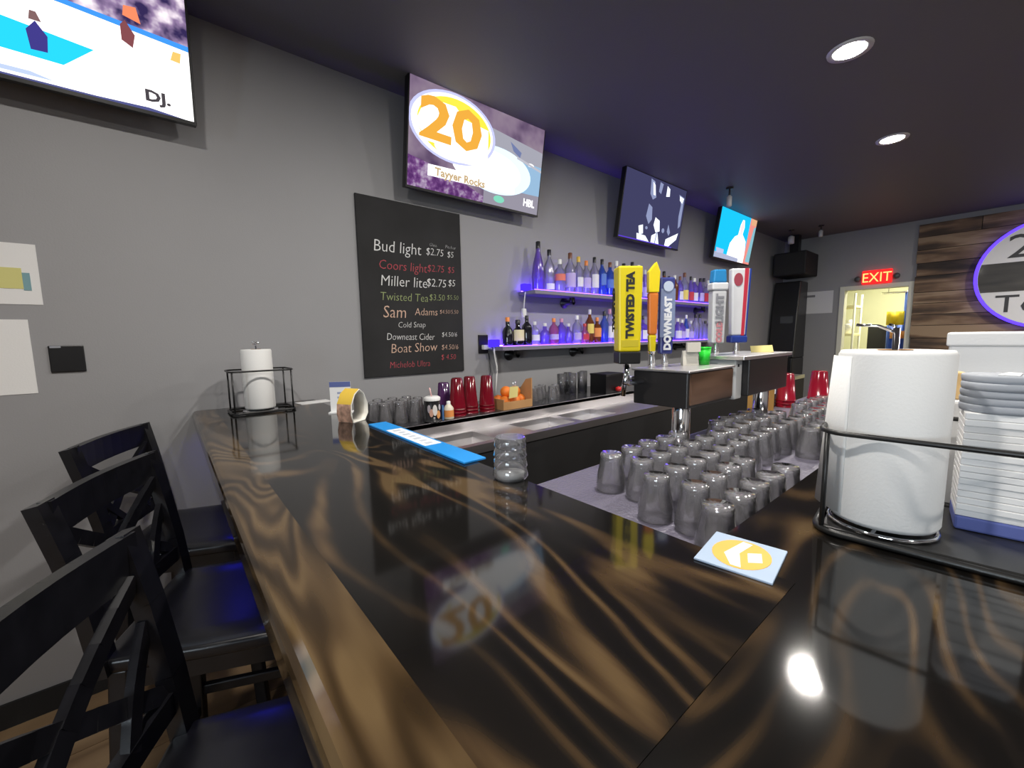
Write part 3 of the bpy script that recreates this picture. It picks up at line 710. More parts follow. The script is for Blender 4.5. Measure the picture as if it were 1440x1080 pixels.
for nm, lst, zt in (('upper', UP, 1.670), ('lower', LOW, 1.302)):
    for i, (x, h, r, kd, gl, cp, lb, lz) in enumerate(lst):
        g = {'dark': 'black', 'violet': 'violet-lit'}.get(gl, gl)
        label = '%s bottle, %s cap%s, %s from left on the %s shelf' % (g, cp, (', %s label' % lb) if lb else '', ORD[i], nm)
        bottle(x, 2.105+rb.uniform(-.01, .01), zt+.0003, h, r, kd, gl, cp, lb, lz, label, 'bottles on the %s shelf' % nm)

# ================================================================== DRINKING GLASSES
def glass_mesh(name, h, r0, r1):
    # upside down pint: rim at the bottom, thick closed base on top, with ribs
    q = MB(); q.lathe([(r1, 0), (r1, .004), (r1*.985, h*.3), (r0*1.02, h*.80), (r0*1.04, h*.86), (r0, h*.97), (r0*.93, h), (0, h-.004)], 18)
    q.lathe([(r1-.003, 0), (r1*.985-.003, h*.3), (r0*1.02-.003, h*.80), (r0*.9, h*.90), (0, h*.91)], 18)
    o = q.build(name, M_glass); return o
pint0 = glass_mesh('pint_glass', .100, .028, .039)
tag(pint0, 'clear upside-down glass in the crowd on the lavender mat behind the bar', 'glass', 'upside-down glasses on the mat')
spots = []
for iy, y in enumerate((.318, .402, .486, .570, .654)):
    x = .745 + (.043 if iy % 2 else 0) + .035*iy
    while x < 2.50:
        if abs(x-1.34) < .09 and y > .62 or abs(x-1.97) < .09 and y > .56: x += .086; continue
        if 1.10 < x < 1.55 and y < .46: x += .086; continue
        if x > 2.0 and y > .6: x += .086; continue
        spots.append((x, y)); x += .086
for i, (x, y) in enumerate(spots):
    o = pint0 if i == 0 else pint0.copy()
    if i: C.objects.link(o)
    o.location = (x+random.uniform(-.004, .004), y+random.uniform(-.004, .004), .9522); o.rotation_euler = (0, 0, random.random()*6)
tumb = glass_mesh('tumbler_glass', .105, .026, .036)
k = 0
for y in (1.90, 1.98, 2.06):
    for x in (.74, .82, .90, .98):
        o = tumb if k == 0 else tumb.copy()
        if k: C.objects.link(o)
        k += 1
        tag(o, 'clear upside-down tumbler below the chalkboard, left of the patterned cup', 'glass', 'tumblers below the chalkboard')
        o.location = (x+(2.03-y)*.3, y, LZ+.0003)
rocks = glass_mesh('rocks_glass', .085, .027, .034)
k = 0
for (x, y) in ((1.70, 2.0), (1.78, 2.03), (1.79, 1.94), (1.87, 1.98), (1.95, 2.03), (1.95, 1.93), (2.03, 1.98), (1.86, 2.07)):
    o = rocks if k == 0 else rocks.copy()
    if k: C.objects.link(o)
    k += 1
    tag(o, 'short clear glass between the fruit box and the tall straight glasses', 'glass', 'short glasses on the rear ledge'); o.location = (x, y, LZ+.0003)
q = MB().lathe([(0, .004), (.026, .004), (.028, 0), (.030, .15), (.028, .15), (.026, .01), (0, .01)], 18)
highb = q.build('highball_glass', M_glass); k = 0
for (x, y) in ((2.10, 1.99), (2.18, 1.96), (2.22, 2.04), (2.30, 1.98), (2.38, 2.03)):
    o = highb if k == 0 else highb.copy()
    if k: C.objects.link(o)
    k += 1
    tag(o, 'tall straight clear glass left of the black caddy box on the rear ledge', 'glass', 'tall glasses on the rear ledge'); o.location = (x, y, LZ+.0003)

# stack of small ribbed glasses on the bar edge
t = thing('ribbed_tumbler', 'shiny ribbed upside-down tumbler on the inner bar edge beside the blue bar runner', 'glass', (.528, .645, BT+.0003), (0, 0, 0))
q = MB()
for k in range(4):
    z0 = .003+.021*k
    q.lathe([(.034-.001*k, z0), (.037-.001*k, z0+.004), (.035-.001*k, z0+.017), (.033-.001*k, z0+.021)], 20)
q.lathe([(.032, 0), (.034, .003)], 20); q.lathe([(.030, .087), (0, .087)], 20)
q.build('ribbed_body', thin_glass('ribbed_glass', (.75, .76, .8), .25, (.75, .75, .78), .08, 2.0), t)
MB().lathe([(0, .0005), (.028, .0005), (.028, .012), (0, .014)], 18).build('lime_disc', mat('pale_disc', (.75, .75, .68), .5), t)

# ================================================================== CUPS, BOX AND BOTTLES ON THE REAR LEDGE
def cup_stack(name, label, x, y, z_, m, n, h, r0, r1, group, step=.018):
    """upside-down nested cups: each cup a child"""
    t = thing(name, label, 'cup stack', (x, y, z_), group=group)
    q = MB().lathe([(r1+.003, 0), (r1+.003, .006), (r1, .006), (r0, h-.006), (r0-.005, h), (0, h)], 18)
    first = q.build('cup', m, t)
    for k in range(1, n):
        c = first.copy(); C.objects.link(c); c.parent = t; c.location = (0, 0, k*step)
    return t
cup_stack('red_cup_stack', 'red plastic cups stacked upside down below the chalkboard, left stack of three', 1.165, 1.86, LZ+.0003, M_redcup, 3, .165, .030, .044, 'red cup stacks on the rear ledge')
cup_stack('red_cup_stack', 'red plastic cups stacked upside down below the chalkboard, middle stack of three', 1.262, 1.885, LZ+.0003, M_redcup, 3, .165, .030, .044, 'red cup stacks on the rear ledge')
cup_stack('red_cup_stack', 'red plastic cups stacked upside down next to the fruit box', 1.358, 1.86, LZ+.0003, M_redcup, 3, .165, .030, .044, 'red cup stacks on the rear ledge')
cup_stack('purple_cup_stack', 'purple plastic cups stacked upside down left of the red cups', 1.16, 1.99, LZ+.0003, M_purplecup, 2, .15, .030, .042, None)
# patterned cup with straw
t = thing('patterned_cup', 'black cup printed with pale figures, white lid and pink straw', 'cup', (.985, 1.805, LZ))
MB().lathe([(0, .001), (.040, 0), (.046, .004), (.046, .010), (.034, .012), (.038, .11)], 22).build('cup_body', mat('black_glaze', (.02, .02, .022), .25), t)
MB().lathe([(.040, .108), (.041, .122), (.03, .128), (0, .128)], 22).build('lid', M_white, t)
MB().tube([(0, 0, .12), (-.012, 0, .17)], .004).build('straw', mat('pink_straw', (.75, .45, .45), .5), t)
for (a, z0, z1, wd, c) in ((-2.2, .03, .07, .010, (.7, .4, .3)), (-1.75, .035, .09, .012, (.75, .72, .7)), (-1.25, .02, .06, .012, (.75, .35, .12)), (-1.0, .06, .09, .009, (.6, .6, .65)), (-2.5, .05, .09, .008, (.5, .45, .5))):
    ra = .0385
    q = MB().prism(disc_poly(0, 0, wd, (z1-z0)/2, 12), -.0008, .0012, 'X')
    q.build('printed_figure', mat('figure_%d' % int(z0*1000+wd*1e5), c, .5), t, (ra*math.cos(a), ra*math.sin(a), (z0+z1)/2), (0, 0, a))
t = thing('sauce_bottle', 'small white and orange bottle beside the patterned cup', 'bottle', (1.08, 1.81, LZ))
MB().lathe([(0, 0), (.024, 0), (.026, .004), (.026, .055), (.018, .068), (.009, .078)], 16).build('bottle_body', mat('cream_plastic', (.75, .68, .55), .4), t)
MB().lathe([(.010, .076), (.010, .092), (0, .094)], 12).build('cap', M_white, t)
MB().lathe([(.0266, .014), (.0266, .048)], 16).build('paper_label', mat('label_orange', (.8, .3, .08), .7), t)
MB().box(-.04, -.03, -.004, .01, .0, .075).build('blue_straw', mat('blue_straw', (.08, .2, .45), .5), t)
# cardboard tray of oranges with a yellow tag
t = thing('cardboard_tray', 'tilted cardboard tray of oranges between red cups and short glasses', 'box', (1.53, 1.87, LZ))
q = MB(); q.box(-.10, .12, -.07, .08, 0, .006); q.box(-.10, -.094, -.07, .08, .006, .06); q.box(-.094, .114, -.07, -.064, .006, .045); q.box(-.094, .114, .074, .08, .006, .06)
q.prism([(-.07, .006), (.08, .006), (.08, .05), (-.02, .16), (-.07, .17)], .114, .120, 'X'); q.build('tray', M_card, t)
for i, (x, y, zz) in enumerate(((-.055, -.027, .0405), (.016, -.027, .0405), (.078, .0, .0405), (-.055, .037, .0405), (.016, .037, .0405), (-.020, .006, .092), (.050, .008, .088))):
    og = MB().lathe([(.034*math.sin(PI*k/10), -.034*math.cos(PI*k/10)) for k in range(11)], 16).build('orange', mat('orange_peel', (.85, .22, .02), .45, bump=.3, bscale=300), None, (1.53+x, 1.87+y, LZ+zz))
    tag(og, 'bright orange fruit in the tilted cardboard tray', 'orange', 'oranges in the cardboard tray')
t2 = MB().prism([(-.032, -.035), (.032, -.032), (.033, .030), (-.030, .032)], 0, .002, 'Y').build('price_tag', mat('yellow_tag', (.85, .72, .28), .7), None, (1.50, 1.793, LZ+.10), (.1, 0, 0))
tag(t2, 'pale yellow tag clipped in front of the oranges', 'tag')
q = MB(); q.tube([(-.008, .001, .03), (-.008, .001, .06)], .003); q.tube([(.010, .001, .03), (.010, .001, .06)], .003); q.build('clip', M_chrome, t2)
# black box with red thing
t = thing('black_condiment_box', 'black box with a red spoon handle at the end of the sink deck', 'box', (2.44, 1.86, LZ))
q = MB(); q.box(-.10, .10, -.07, .07, 0, .008); q.box(-.10, -.094, -.07, .07, .008, .13); q.box(.094, .10, -.07, .07, .008, .13); q.box(-.094, .094, -.07, -.064, .008, .13); q.box(-.094, .094, .064, .07, .008, .13)
q.build('box_body', M_black, t)
MB().box(-.104, .104, -.074, .074, .13, .142).build('lid', M_black, t, bevel=.003)
MB().lathe([(0, -.02), (.02, -.012), (.024, 0), (.02, .012), (0, .02)], 14).build('red_knob', mat('red_plastic', (.6, .02, .02), .3), t, (.02, -.088, .03))
MB().tube([(.02, -.10, .04), (.09, -.12, .11)], .004).build('spoon_handle', M_chrome, t)

# ================================================================== BEER TOWERS
M_twood = wood('tower_brown_wood', 'X', [(0, (.03, .016, .010)), (.5, (.10, .05, .03)), (1, (.20, .11, .07))], freq=14, sx=9, sl=1.5, rough=.3, coat=.3)
TX0, TX1, TY0, TY1, TZ0, TZ1 = 1.268, 1.60, .65, .85, 1.12, 1.245
t1 = thing('beer_tower', 'nearer beer tower, wood sided box on a chrome post', 'beer tower', (0, 0, 0), group='beer towers')
MB().box(TX0, TX1, TY0, TY1, TZ0, TZ1-.008).build('tower_box', mat('tower_black', (.022, .020, .020), .35), t1, bevel=.004)
MB().box(TX0+.012, TX1-.012, TY0-.006, TY0, TZ0+.012, TZ1-.012).build('wood_panel', M_twood, t1)
MB().box(TX0-.006, TX1+.004, TY0-.008, TY1+.006, TZ1-.008, TZ1).build('top_plate', M_steel, t1, bevel=.002)
MB().lathe([(.05, 0), (.05, .008), (.030, .014), (.030, .17)], 22, cap0=True).build('post', M_chrome, t1, (1.345, .71, .9525))
t2 = thing('beer_tower', 'farther beer tower with white end housing, on a chrome post', 'beer tower', (0, 0, 0), group='beer towers')
MB().box(1.70, 2.12, .63, .82, 1.12, 1.262).build('tower_box', mat('tower_black'), t2, bevel=.004)
MB().box(1.62, 2.14, .62, .83, 1.262, 1.276).build('top_plate', M_steel, t2, bevel=.002)
MB().box(1.64, 1.70, .655, .81, 1.11, 1.262).build('end_housing', mat('pale_grey_plastic', (.62, .62, .62), .45), t2, bevel=.006)
MB().box(1.655, 1.663, .652, .655, 1.235, 1.245).build('screw', M_black, t2)
MB().lathe([(.05, 0), (.05, .008), (.030, .014), (.030, .17)], 22, cap0=True).build('post', M_chrome, t2, (1.97, .68, .9525))

def faucet(t, x, y, z_, face=1):
    MB().tube([(x, y-.05*face, z_-.03), (x, y, z_-.03), (x, y+.02*face, z_-.04), (x, y+.035*face, z_-.09)], .010, 10).build('spout', M_chrome, t)
    MB().lathe([(.014, 0), (.016, .02), (.010, .05), (.012, .06)], 14).build('collar', M_chrome, t, (x, y, z_-.05))
def handle(label, x, y, z_, rz, lean=0.0):
    t = thing('tap_handle', label, 'tap handle', (x, y, z_), (0, lean, rz), 'beer tap handles')
    MB().lathe([(.011, -.045), (.013, -.03), (.010, 0), (.014, .012)], 14).build('ferrule', M_chrome, t)
    return t
def slab(t, w0, w1, d, z0, z1, m, name='handle_body', bev=.006):
    q = MB(); v = []
    for (zz, ww) in ((z0, w0), (z1, w1)):
        v += [(-ww/2, -d/2, zz), (ww/2, -d/2, zz), (ww/2, d/2, zz), (-ww/2, d/2, zz)]
    q.add(v, [(0, 3, 2, 1), (4, 5, 6, 7), (0, 1, 5, 4), (1, 2, 6, 5), (2, 3, 7, 6), (3, 0, 4, 7)])
    return q.build(name, m, t, bevel=bev)
# text runs up a face: local x -> up
def vtext(t, body, size, m, x, y, z_, face='front', sx=1.0):
    rot = {'front': Matrix(((0, -1, 0), (0, 0, -1), (1, 0, 0))), 'left': Matrix(((0, 0, -1), (0, 1, 0), (1, 0, 0)))}[face]
    o = text(body, size, m, t, (x, y, z_), None, 'handle_lettering', align='CENTER', extrude=.0008, sx=sx, off=.002)
    o.rotation_euler = rot.to_euler(); return o
RH = -math.radians(38)
# 1 yellow block handle
h1 = handle('big yellow block tap handle reading TWISTED TEA, leftmost on the towers', 1.175, .815, 1.295, RH)
slab(h1, .072, .080, .062, .012, .285, M_yellow)
MB().box(-.036, .036, -.033, .033, -.028, .012).build('black_base', M_black, h1, bevel=.004)
vtext(h1, 'TWISTED TEA', .034, M_ink, .010, -.0318, .160, 'front', .98)
vtext(h1, 'TWISTED', .034, M_ink, -.0395, .012, .150, 'left', 1.0)
MB().box(-.028, .028, -.0325, -.0305, .028, .05).build('print_patch', mat('dull_yellow_print', (.62, .50, .02), .5), h1)
MB().tube([(1.195-1.195, .0, -.03), (-.01, -.03, -.055), (-.02, -.05, -.09)], .009, 10).build('spout', M_chrome, h1)
# 2 yellow pencil-like + orange body
h2 = handle('narrow yellow and orange paddle tap handle between the yellow block and the blue one', 1.315, .81, 1.291, RH)
slab(h2, .022, .03, .02, .0, .07, M_yellow, 'handle_foot')
slab(h2, .030, .036, .022, .07, .215, mat('orange_lacquer', (.80, .22, .03), .4))
q = MB(); q.prism([(-.018, .215), (.018, .215), (.021, .285), (.008, .318), (-.019, .285)], -.012, .012, 'Y'); q.build('handle_tip', M_yellow, h2, bevel=.002)
# 3 blue with white lettering
h3 = handle('dark blue tap handle with white lettering DOWNEAST', 1.385, .80, 1.291, RH)
slab(h3, .046, .054, .030, .0, .27, mat('navy_lacquer', (.035, .045, .22), .35))
MB().box(-.026, .026, -.0185, -.015, .06, .23).build('pale_panel', mat('slate_blue_panel', (.20, .25, .42), .5), h3)
vtext(h3, 'DOWNEAST', .034, mat('white_print', (.78, .8, .85), .5), .012, -.0188, .108, 'front', .98)
vtext(h3, 'CIDER', .022, mat('white_print'), -.0255, .008, .15, 'left', 1.0)
MB().prism(disc_poly(0, .238, .018, .018, 18), -.0205, -.0185, 'Y').build('emblem', mat('pale_blue_print', (.5, .58, .75), .5), h3)
# 4 silver/white with blue top
h4 = handle('white and silver tap handle with blue top, left on the farther tower', 1.675, .75, 1.322, RH)
slab(h4, .050, .056, .040, .0, .205, mat('silver_white_lacquer', (.58, .58, .60), .3))
slab(h4, .064, .066, .046, .205, .235, mat('pearl_white', (.7, .7, .72), .3), 'collar_block')
slab(h4, .056, .048, .036, .235, .285, mat('sky_blue_lacquer', (.02, .24, .55), .35), 'blue_top')
vtext(h4, 'LIGHT', .040, mat('grey_print', (.25, .25, .28), .5), .013, -.0222, .135); vtext(h4, 'COLD', .030, mat('soft_red_print', (.55, .22, .25), .5), .011, -.0222, .045)
# 5 white paddle with red and blue stripes
h5 = handle('white tap handle with red and blue stripes, right on the farther tower', 1.82, .73, 1.322, RH)
slab(h5, .058, .078, .030, .030, .30, mat('pearl_white'))
slab(h5, .072, .072, .038, .0, .030, mat('blue_lacquer', (.02, .05, .30), .3), 'blue_base')
q = MB(); q.prism([(.008, .03), (.020, .03), (.030, .30), (.014, .30)], -.0168, -.0145, 'Y'); q.build('red_stripe', mat('red_lacquer', (.55, .03, .06), .4), h5)
q = MB(); q.prism([(.026, .03), (.030, .03), (.040, .298), (.034, .298)], -.0168, .015, 'Y'); q.build('blue_stripe', mat('blue_lacquer'), h5)
MB().prism(disc_poly(-.012, .255, .018, .026, 18), -.0172, -.0145, 'Y').build('emblem', mat('wine_print', (.35, .05, .08), .5), h5)
# chrome spouts on the bartender side
for (t_, x, y) in ((t1, 1.33, .862), (t1, 1.42, .862), (t2, 1.76, .842), (t2, 1.90, .842)):
    MB().tube([(x, y-.012, 1.2), (x, y+.05, 1.2), (x, y+.07, 1.18), (x, y+.075, 1.13)], .009, 10).build('spout', M_chrome, t_)
MB().tube([(1.275, .815, 1.20), (1.19, .815, 1.20), (1.175, .815, 1.215), (1.175, .815, 1.262)], .010, 10).build('faucet_shank', M_chrome, t1)
# things on the tower tops
def small_box(name, label, cat, x, y, z_, wx, wy, h, m, rz=0, bev=.002):
    o = MB().box(-wx/2, wx/2, -wy/2, wy/2, 0, h).build(name, m, None, (x, y, z_), (0, 0, rz), bevel=bev); return tag(o, label, cat)
t = thing('card_holder', 'pale folded card standing on the nearer tower right of the blue handle', 'card', (1.50, .76, TZ1), (0, 0, RH))
MB().prism([(-.03, 0), (.03, 0), (.028, .055), (-.028, .055)], -.002, .002, 'Y').build('front_leaf', mat('cream_card', (.7, .66, .58), .7), t, rot=(-.15, 0, 0))
MB().prism([(-.03, 0), (.03, 0), (.028, .055), (-.028, .055)], -.002, .002, 'Y').build('rear_leaf', mat('cream_card'), t, (0, .02, 0), (.15, 0, 0))
MB().box(-.02, .03, -.012, .0, .05, .085).build('upper_card', mat('cream_card'), t)
t = thing('green_cup', 'bright green plastic cup on the nearer beer tower', 'cup', (1.565, .74, TZ1))
MB().lathe([(0, .002), (.018, 0), (.022, .065), (.020, .065), (.017, .006), (0, .006)], 18).build('cup_body', mat('green_plastic', (.02, .75, .04), .4), t)
MB().lathe([(.022, .06), (.0235, .062), (.0235, .067), (.021, .067)], 18).build('rim', mat('green_plastic'), t)
o = MB().prism([(-.045, 0), (.045, 0), (.043, .034), (-.046, .030)], -.001, .001, 'Y').build('sticky_note', mat('yellow_tag'), None, (2.02, .70, 1.2765), (-.45, 0, -.9)); tag(o, 'pale yellow sticky note standing on the farther beer tower', 'note')

# second group of upside-down red cups at the far end of the mat
for i, (x, y, n, lab) in enumerate(((2.62, .78, 3, 'glossy red cups stacked on the ledge beside the orange box, far end of the mat'), (2.66, .64, 4, 'glossy red cups stacked on the ledge in front of the doorway, middle of three stacks'), (2.70, .48, 4, 'glossy red cups stacked on the ledge right by the white paper roll'))):
    cup_stack('red_cup_stack', lab, x, y, .9525, mat('glossy_red_plastic', (.20, .006, .018), .15), n, .15, .036, .048, 'red cup stacks at the far end of the mat')
t = thing('carton', 'open brown and orange carton behind the farther beer tower post', 'box', (2.50, .86, .945), (0, 0, .3))
q = MB(); q.box(-.09, .09, -.06, .06, 0, .006); q.box(-.09, -.085, -.06, .06, .006, .20); q.box(.085, .09, -.06, .06, .006, .20); q.box(-.085, .085, -.06, -.055, .006, .20); q.box(-.085, .085, .055, .06, .006, .24)
q.build('carton_body', mat('orange_brown_card', (.55, .30, .08), .7), t)
MB().prism([(-.09, 0), (.0, .0), (.02, .07), (-.07, .10)], -.002, .002, 'Y').build('white_flap', M_white, t, (-.02, -.064, .10))

# ================================================================== ON THE BAR TOP
def towel_roll(label, x, y, z_, r, h, flap=False, rz=0):
    t = thing('paper_towel_roll', label, 'paper towel', (x, y, z_), (0, 0, rz), 'white paper towel rolls')
    q = MB(); q.lathe([(.02, .004), (r-.003, .004), (r, .010), (r, h-.006), (r-.003, h), (.021, h), (.020, h-.03)], 40); q.build('roll', M_towel, t)
    MB().lathe([(.0205, h+.001), (.0185, h+.001), (.0185, h-.04)], 20).build('core', M_card, t)
    if flap:
        q = MB(); v = []; n = 10
        for zz in (.012, h-.008):
            for k in range(n+1):
                u = k/n; a = math.radians(96+48*u)
                rr = r+.0015+.010*max(0, (1-u)*1.0)**2 * (1.6 if zz < .1 else .4)
                v.append((rr*math.cos(a), rr*math.sin(a), zz))
        q.add(v, [(k, k+1, n+2+k, n+1+k) for k in range(n)], 0, True)
        o = q.build('loose_sheet', M_towel, t)
        sd = o.modifiers.new('thick', 'SOLIDIFY'); sd.thickness = .001
    return t
def caddy(label, x, y, rz, wx, wy, zr, pole=None):
    """flat wire tray, four corner posts and an upper wire ring"""
    t = thing('bar_caddy', label, 'caddy', (x, y, BT), (0, 0, rz), 'black wire bar caddies')
    def ring(z_, cr=.03):
        P = []
        for (sx, sy, a0) in ((1, 1, 0), (-1, 1, 90), (-1, -1, 180), (1, -1, 270)):
            for k in range(5):
                a = math.radians(a0+90*k/4); P.append((sx*(wx/2-cr)+cr*math.cos(a), sy*(wy/2-cr)+cr*math.sin(a), z_))
        return P
    MB().tube(ring(.006), .005, 8, True).build('base_ring', M_wire, t)
    MB().tube(ring(zr), .0035, 8, True).build('upper_ring', M_wire, t)
    for sx in (-1, 1):
        for sy in (-1, 1):
            MB().tube([(sx*(wx/2-.009), sy*(wy/2-.009), .006), (sx*(wx/2-.009), sy*(wy/2-.009), zr)], .0032).build('post', M_wire, t)
    return t
# by the wall
caddy('small black wire caddy round the paper towel roll beside the wall', .290, 2.00, 0, .225, .17, .172)
t = thing('roll_base', 'chrome ring base under the paper towel roll beside the wall', 'stand', (.285, 2.0, BT))
MB().lathe([(0, .0), (.064, 0), (.066, .004), (.062, .007), (0, .007)], 30).build('base_plate', M_chrome, t)
MB().tube([(0, 0, .006), (0, 0, .28)], .004).build('spindle', M_chrome, t)
MB().tube([(.012*math.cos(a), .012*math.sin(a)*.3, .283+.006*math.sin(a*2)) for a in [k*PI/6 for k in range(12)]], .002, 6, True).build('spindle_loop', M_chrome, t)
towel_roll('white paper towel roll on a chrome base beside the wall', .285, 2.0, BT+.0075, .056, .25)
# near the viewer
cad2 = caddy('large black wire caddy in the right foreground with roll and napkins', .832, .058, .10, .232, .240, .150)
MB().box(-.105, .105, -.112, .112, .004, .009).build('tray', mat('black_tray', (.02, .02, .02), .3), cad2, bevel=.002)
t = thing('roll_base', 'chrome wire base under the large foreground paper towel roll', 'stand', (.782, .103, BT+.0095))
MB().tube([(.060*math.cos(a), .060*math.sin(a), .003) for a in [k*PI/12 for k in range(24)]], .003, 8, True).build('base_ring', M_chrome, t)
MB().tube([(-.06, 0, .003), (.06, 0, .003)], .0025).build('cross_wire', M_chrome, t)
MB().tube([(0, 0, .003), (0, 0, .285)], .004).build('spindle', M_chrome, t)
for a in (0.3, 2.0):
    MB().tube([(.0, .0, .278), (.02*math.cos(a), .02*math.sin(a), .288), (.045*math.cos(a), .045*math.sin(a), .290)], .002).build('finial_wire', M_chrome, t)
towel_roll('large white paper towel roll in the right foreground caddy', .782, .103, BT+.0165, .062, .247, True, 0)
# napkin stack
t = thing('napkin_stack', 'white napkin stack with blue bottom layer beside the foreground paper roll', 'napkins', (.885, .0, BT+.0095), (0, 0, .12))
MB().box(-.04, .042, -.038, .038, 0, .020).build('blue_layer', mat('blue_napkin', (.10, .13, .38), .8), t, bevel=.003)
for k in range(16):
    dx = random.uniform(-.0015, .0015)
    MB().box(-.04+dx, .042+dx, -.038, .038, .020+k*.0092, .0289+k*.0092).build('napkin', M_white, t, bevel=.0012)
# round grey coasters on top of napkins
t = thing('coaster_stack', 'grey round coasters with white pattern on top of the napkin stack', 'coasters', (.885, .0, BT+.0095+.1675), (0, 0, .2))
for k in range(5):
    MB().lathe([(0, 0), (.042, 0), (.043, .004), (.043, .008), (.042, .010), (0, .010)], 28).build('coaster', mat('grey_coaster', (.35, .37, .41), .7), t, (random.uniform(-.002, .002), 0, k*.0102))
MB().prism([(-.03, -.005), (.02, -.018), (.032, -.008), (-.02, .012)], .051, .0522, 'Z').build('white_print', M_white, t)
o = MB().box(-.020, .020, -.018, .018, 0, .045).build('orange_carton', mat('pale_orange_card', (.70, .48, .22), .7), None, (1.02, .062, BT+.175), (0, 0, .3), bevel=.003)
tag(o, 'small pale orange carton wedged between the foreground roll and the coasters', 'box')
# white boxes farther along the bar
def carton(label, x, y, wx, wy, h, rz, m):
    t = thing('white_carton', label, 'box', (x, y, BT), (0, 0, rz), 'white cartons on the long bar')
    MB().box(-wx/2, wx/2, -wy/2, wy/2, 0, h-.012).build('carton_body', m, t, bevel=.004)
    MB().box(-wx/2-.004, wx/2+.004, -wy/2-.004, wy/2+.004, h-.03, h).build('lid', m, t, bevel=.004)
    return t
carton('white carton on the bar under the orange carton, behind the paper roll', 1.03, .065, .10, .10, .175, .1, M_white)
carton('tall white carton behind the foreground caddy, below the round sign', 1.38, .030, .13, .12, .285, .05, M_white)
carton('second white carton beside the tall one, partly outside the picture at right', 1.42, -.105, .12, .09, .275, .05, mat('grey_white_card', (.6, .6, .6), .8))
# square coaster with orange oval
t = thing('square_coaster', 'blue and white square coaster with an orange oval on the bar corner', 'coaster', (.555, .205, BT+.0003), (0, 0, math.radians(8)))
MB().box(-.048, .048, -.044, .044, 0, .003).build('board', mat('pale_blue_card', (.35, .45, .60), .6), t, bevel=.001)
MB().prism(disc_poly(0, 0, .040, .034, 30), .003, .0034, 'Z').build('orange_oval', mat('orange_print', (.80, .42, .06), .6), t)
MB().prism([(-.036, .004), (-.01, .018), (.036, .006), (.034, -.006), (.0, .002), (-.036, -.008)], .0034, .0038, 'Z').build('white_swoosh', M_white, t)
MB().prism([(-.018, -.012), (.006, -.006), (.016, -.020), (-.008, -.026)], .0034, .0038, 'Z').build('white_swoosh', M_white, t)
# blue bar runner on the inner edge
t = thing('bar_runner', 'bright blue bar runner with white middle panel on the inner bar edge', 'bar mat', (.533, 1.08, BT+.0003))
MB().box(-.028, .034, -.295, .295, 0, .005).build('runner_mat', mat('bright_blue_rubber', (.015, .27, .72), .45), t, bevel=.001)
MB().box(-.024, .026, -.10, .155, .005, .0056).build('white_panel', M_white, t)
text('PREMIUM', .026, mat('pale_grey_print', (.45, .5, .58), .6), t, (.014, .12, .0058), (0, 0, -PI/2), 'runner_lettering', extrude=.0002) if False else None
for k in range(7):
    MB().box(-.012+.003*(k % 2), .010, -.085+.034*k, -.068+.034*k, .0056, .0060).build('grey_print', mat('pale_grey_print', (.45, .5, .58), .6), t)
# table cards
t = thing('menu_card', 'upright white menu card with blue header near the wall end of the bar', 'menu card', (.520, 1.70, BT), (0, 0, -.55))
MB().box(-.040, .040, -.002, .002, 0, .125).build('front_sheet', M_white, t)
MB().box(-.040, .040, -.0026, -.002, .104, .125).build('blue_header', mat('navy_print', (.09, .12, .32), .6), t)
for k in range(4):
    MB().box(-.012, .006, -.0025, -.002, .022+.018*k, .030+.018*k).build('printed_line', mat('blue_grey_print', (.32, .36, .5), .6), t)
MB().box(-.045, .045, -.02, .02, 0, .005).build('foot', M_white, t)
# curled table tent: a loop of card
t = thing('table_tent', 'curled white table card with yellow and brown picture, open loop side toward the sink', 'table card', (.500, 1.50, BT), (0, 0, .50))
prof = [(-.038, 0.0), (-.045, .03), (-.042, .065), (-.024, .100), (.0, .116), (.022, .100), (.040, .060), (.040, .025), (.022, 0.0)]
q = MB(); n = len(prof); v = []
for yy in (-.032, .032):
    for a, b in prof: v.append((a, yy, b))
q.add(v, [(k, k+1, n+k+1, n+k) for k in range(n-1)] + [(n-1, 0, n, 2*n-1)], 0, True)
o = q.build('card_loop', mat('cream_white_card', (.75, .73, .66), .6), t); sd = o.modifiers.new('thick', 'SOLIDIFY'); sd.thickness = .0025
q = MB(); v = []
for yy in (-.0325, .0325):
    for a, b in prof[:5]: v.append((a*1.04-.0012, yy*.96, b*1.0+.0008))
q.add(v, [(k, k+1, 5+k+1, 5+k) for k in range(4)], 0, True)
q.m[0] = q.m[1] = 1
q.build('picture', [mat('golden_print', (.75, .5, .06), .6), mat('brown_photo_print', (.42, .25, .18), .6, var=.5, vscale=60)], t)
o = MB().prism([(-.05, -.04), (.09, -.03), (.08, .05), (-.06, .04)], 0, .002, 'Z').build('loose_paper', M_white, None, (.50, 2.08, BT+.0003)); tag(o, 'loose white sheet lying on the bar against the wall', 'paper')

# ================================================================== FAR END
# exit sign
t = thing('exit_sign', 'glowing red EXIT sign over the doorway', 'exit sign', (XF-.03, 1.15, 2.045))
MB().box(-.02, .03, -.145, .145, -.085, .085).build('sign_box', glow('exit_red', (.9, .02, .02), 1.6), t, bevel=.01)
text('EXIT', .165, glow('exit_amber', (1, .42, .12), 2.2), t, (-.0215, .0, -.062), (PI/2, 0, -PI/2), 'sign_lettering', align='CENTER', extrude=.001, sx=.85)
for s in (-1, 1):
    q = MB().lathe([(0, -.02), (.03, -.018), (.036, .01), (.02, .03), (0, .03)], 14); q.build('emergency_lamp', mat('dark_lens', (.10, .10, .10), .3), t, (0, s*.185, -.01), (0, -PI/2, 0))
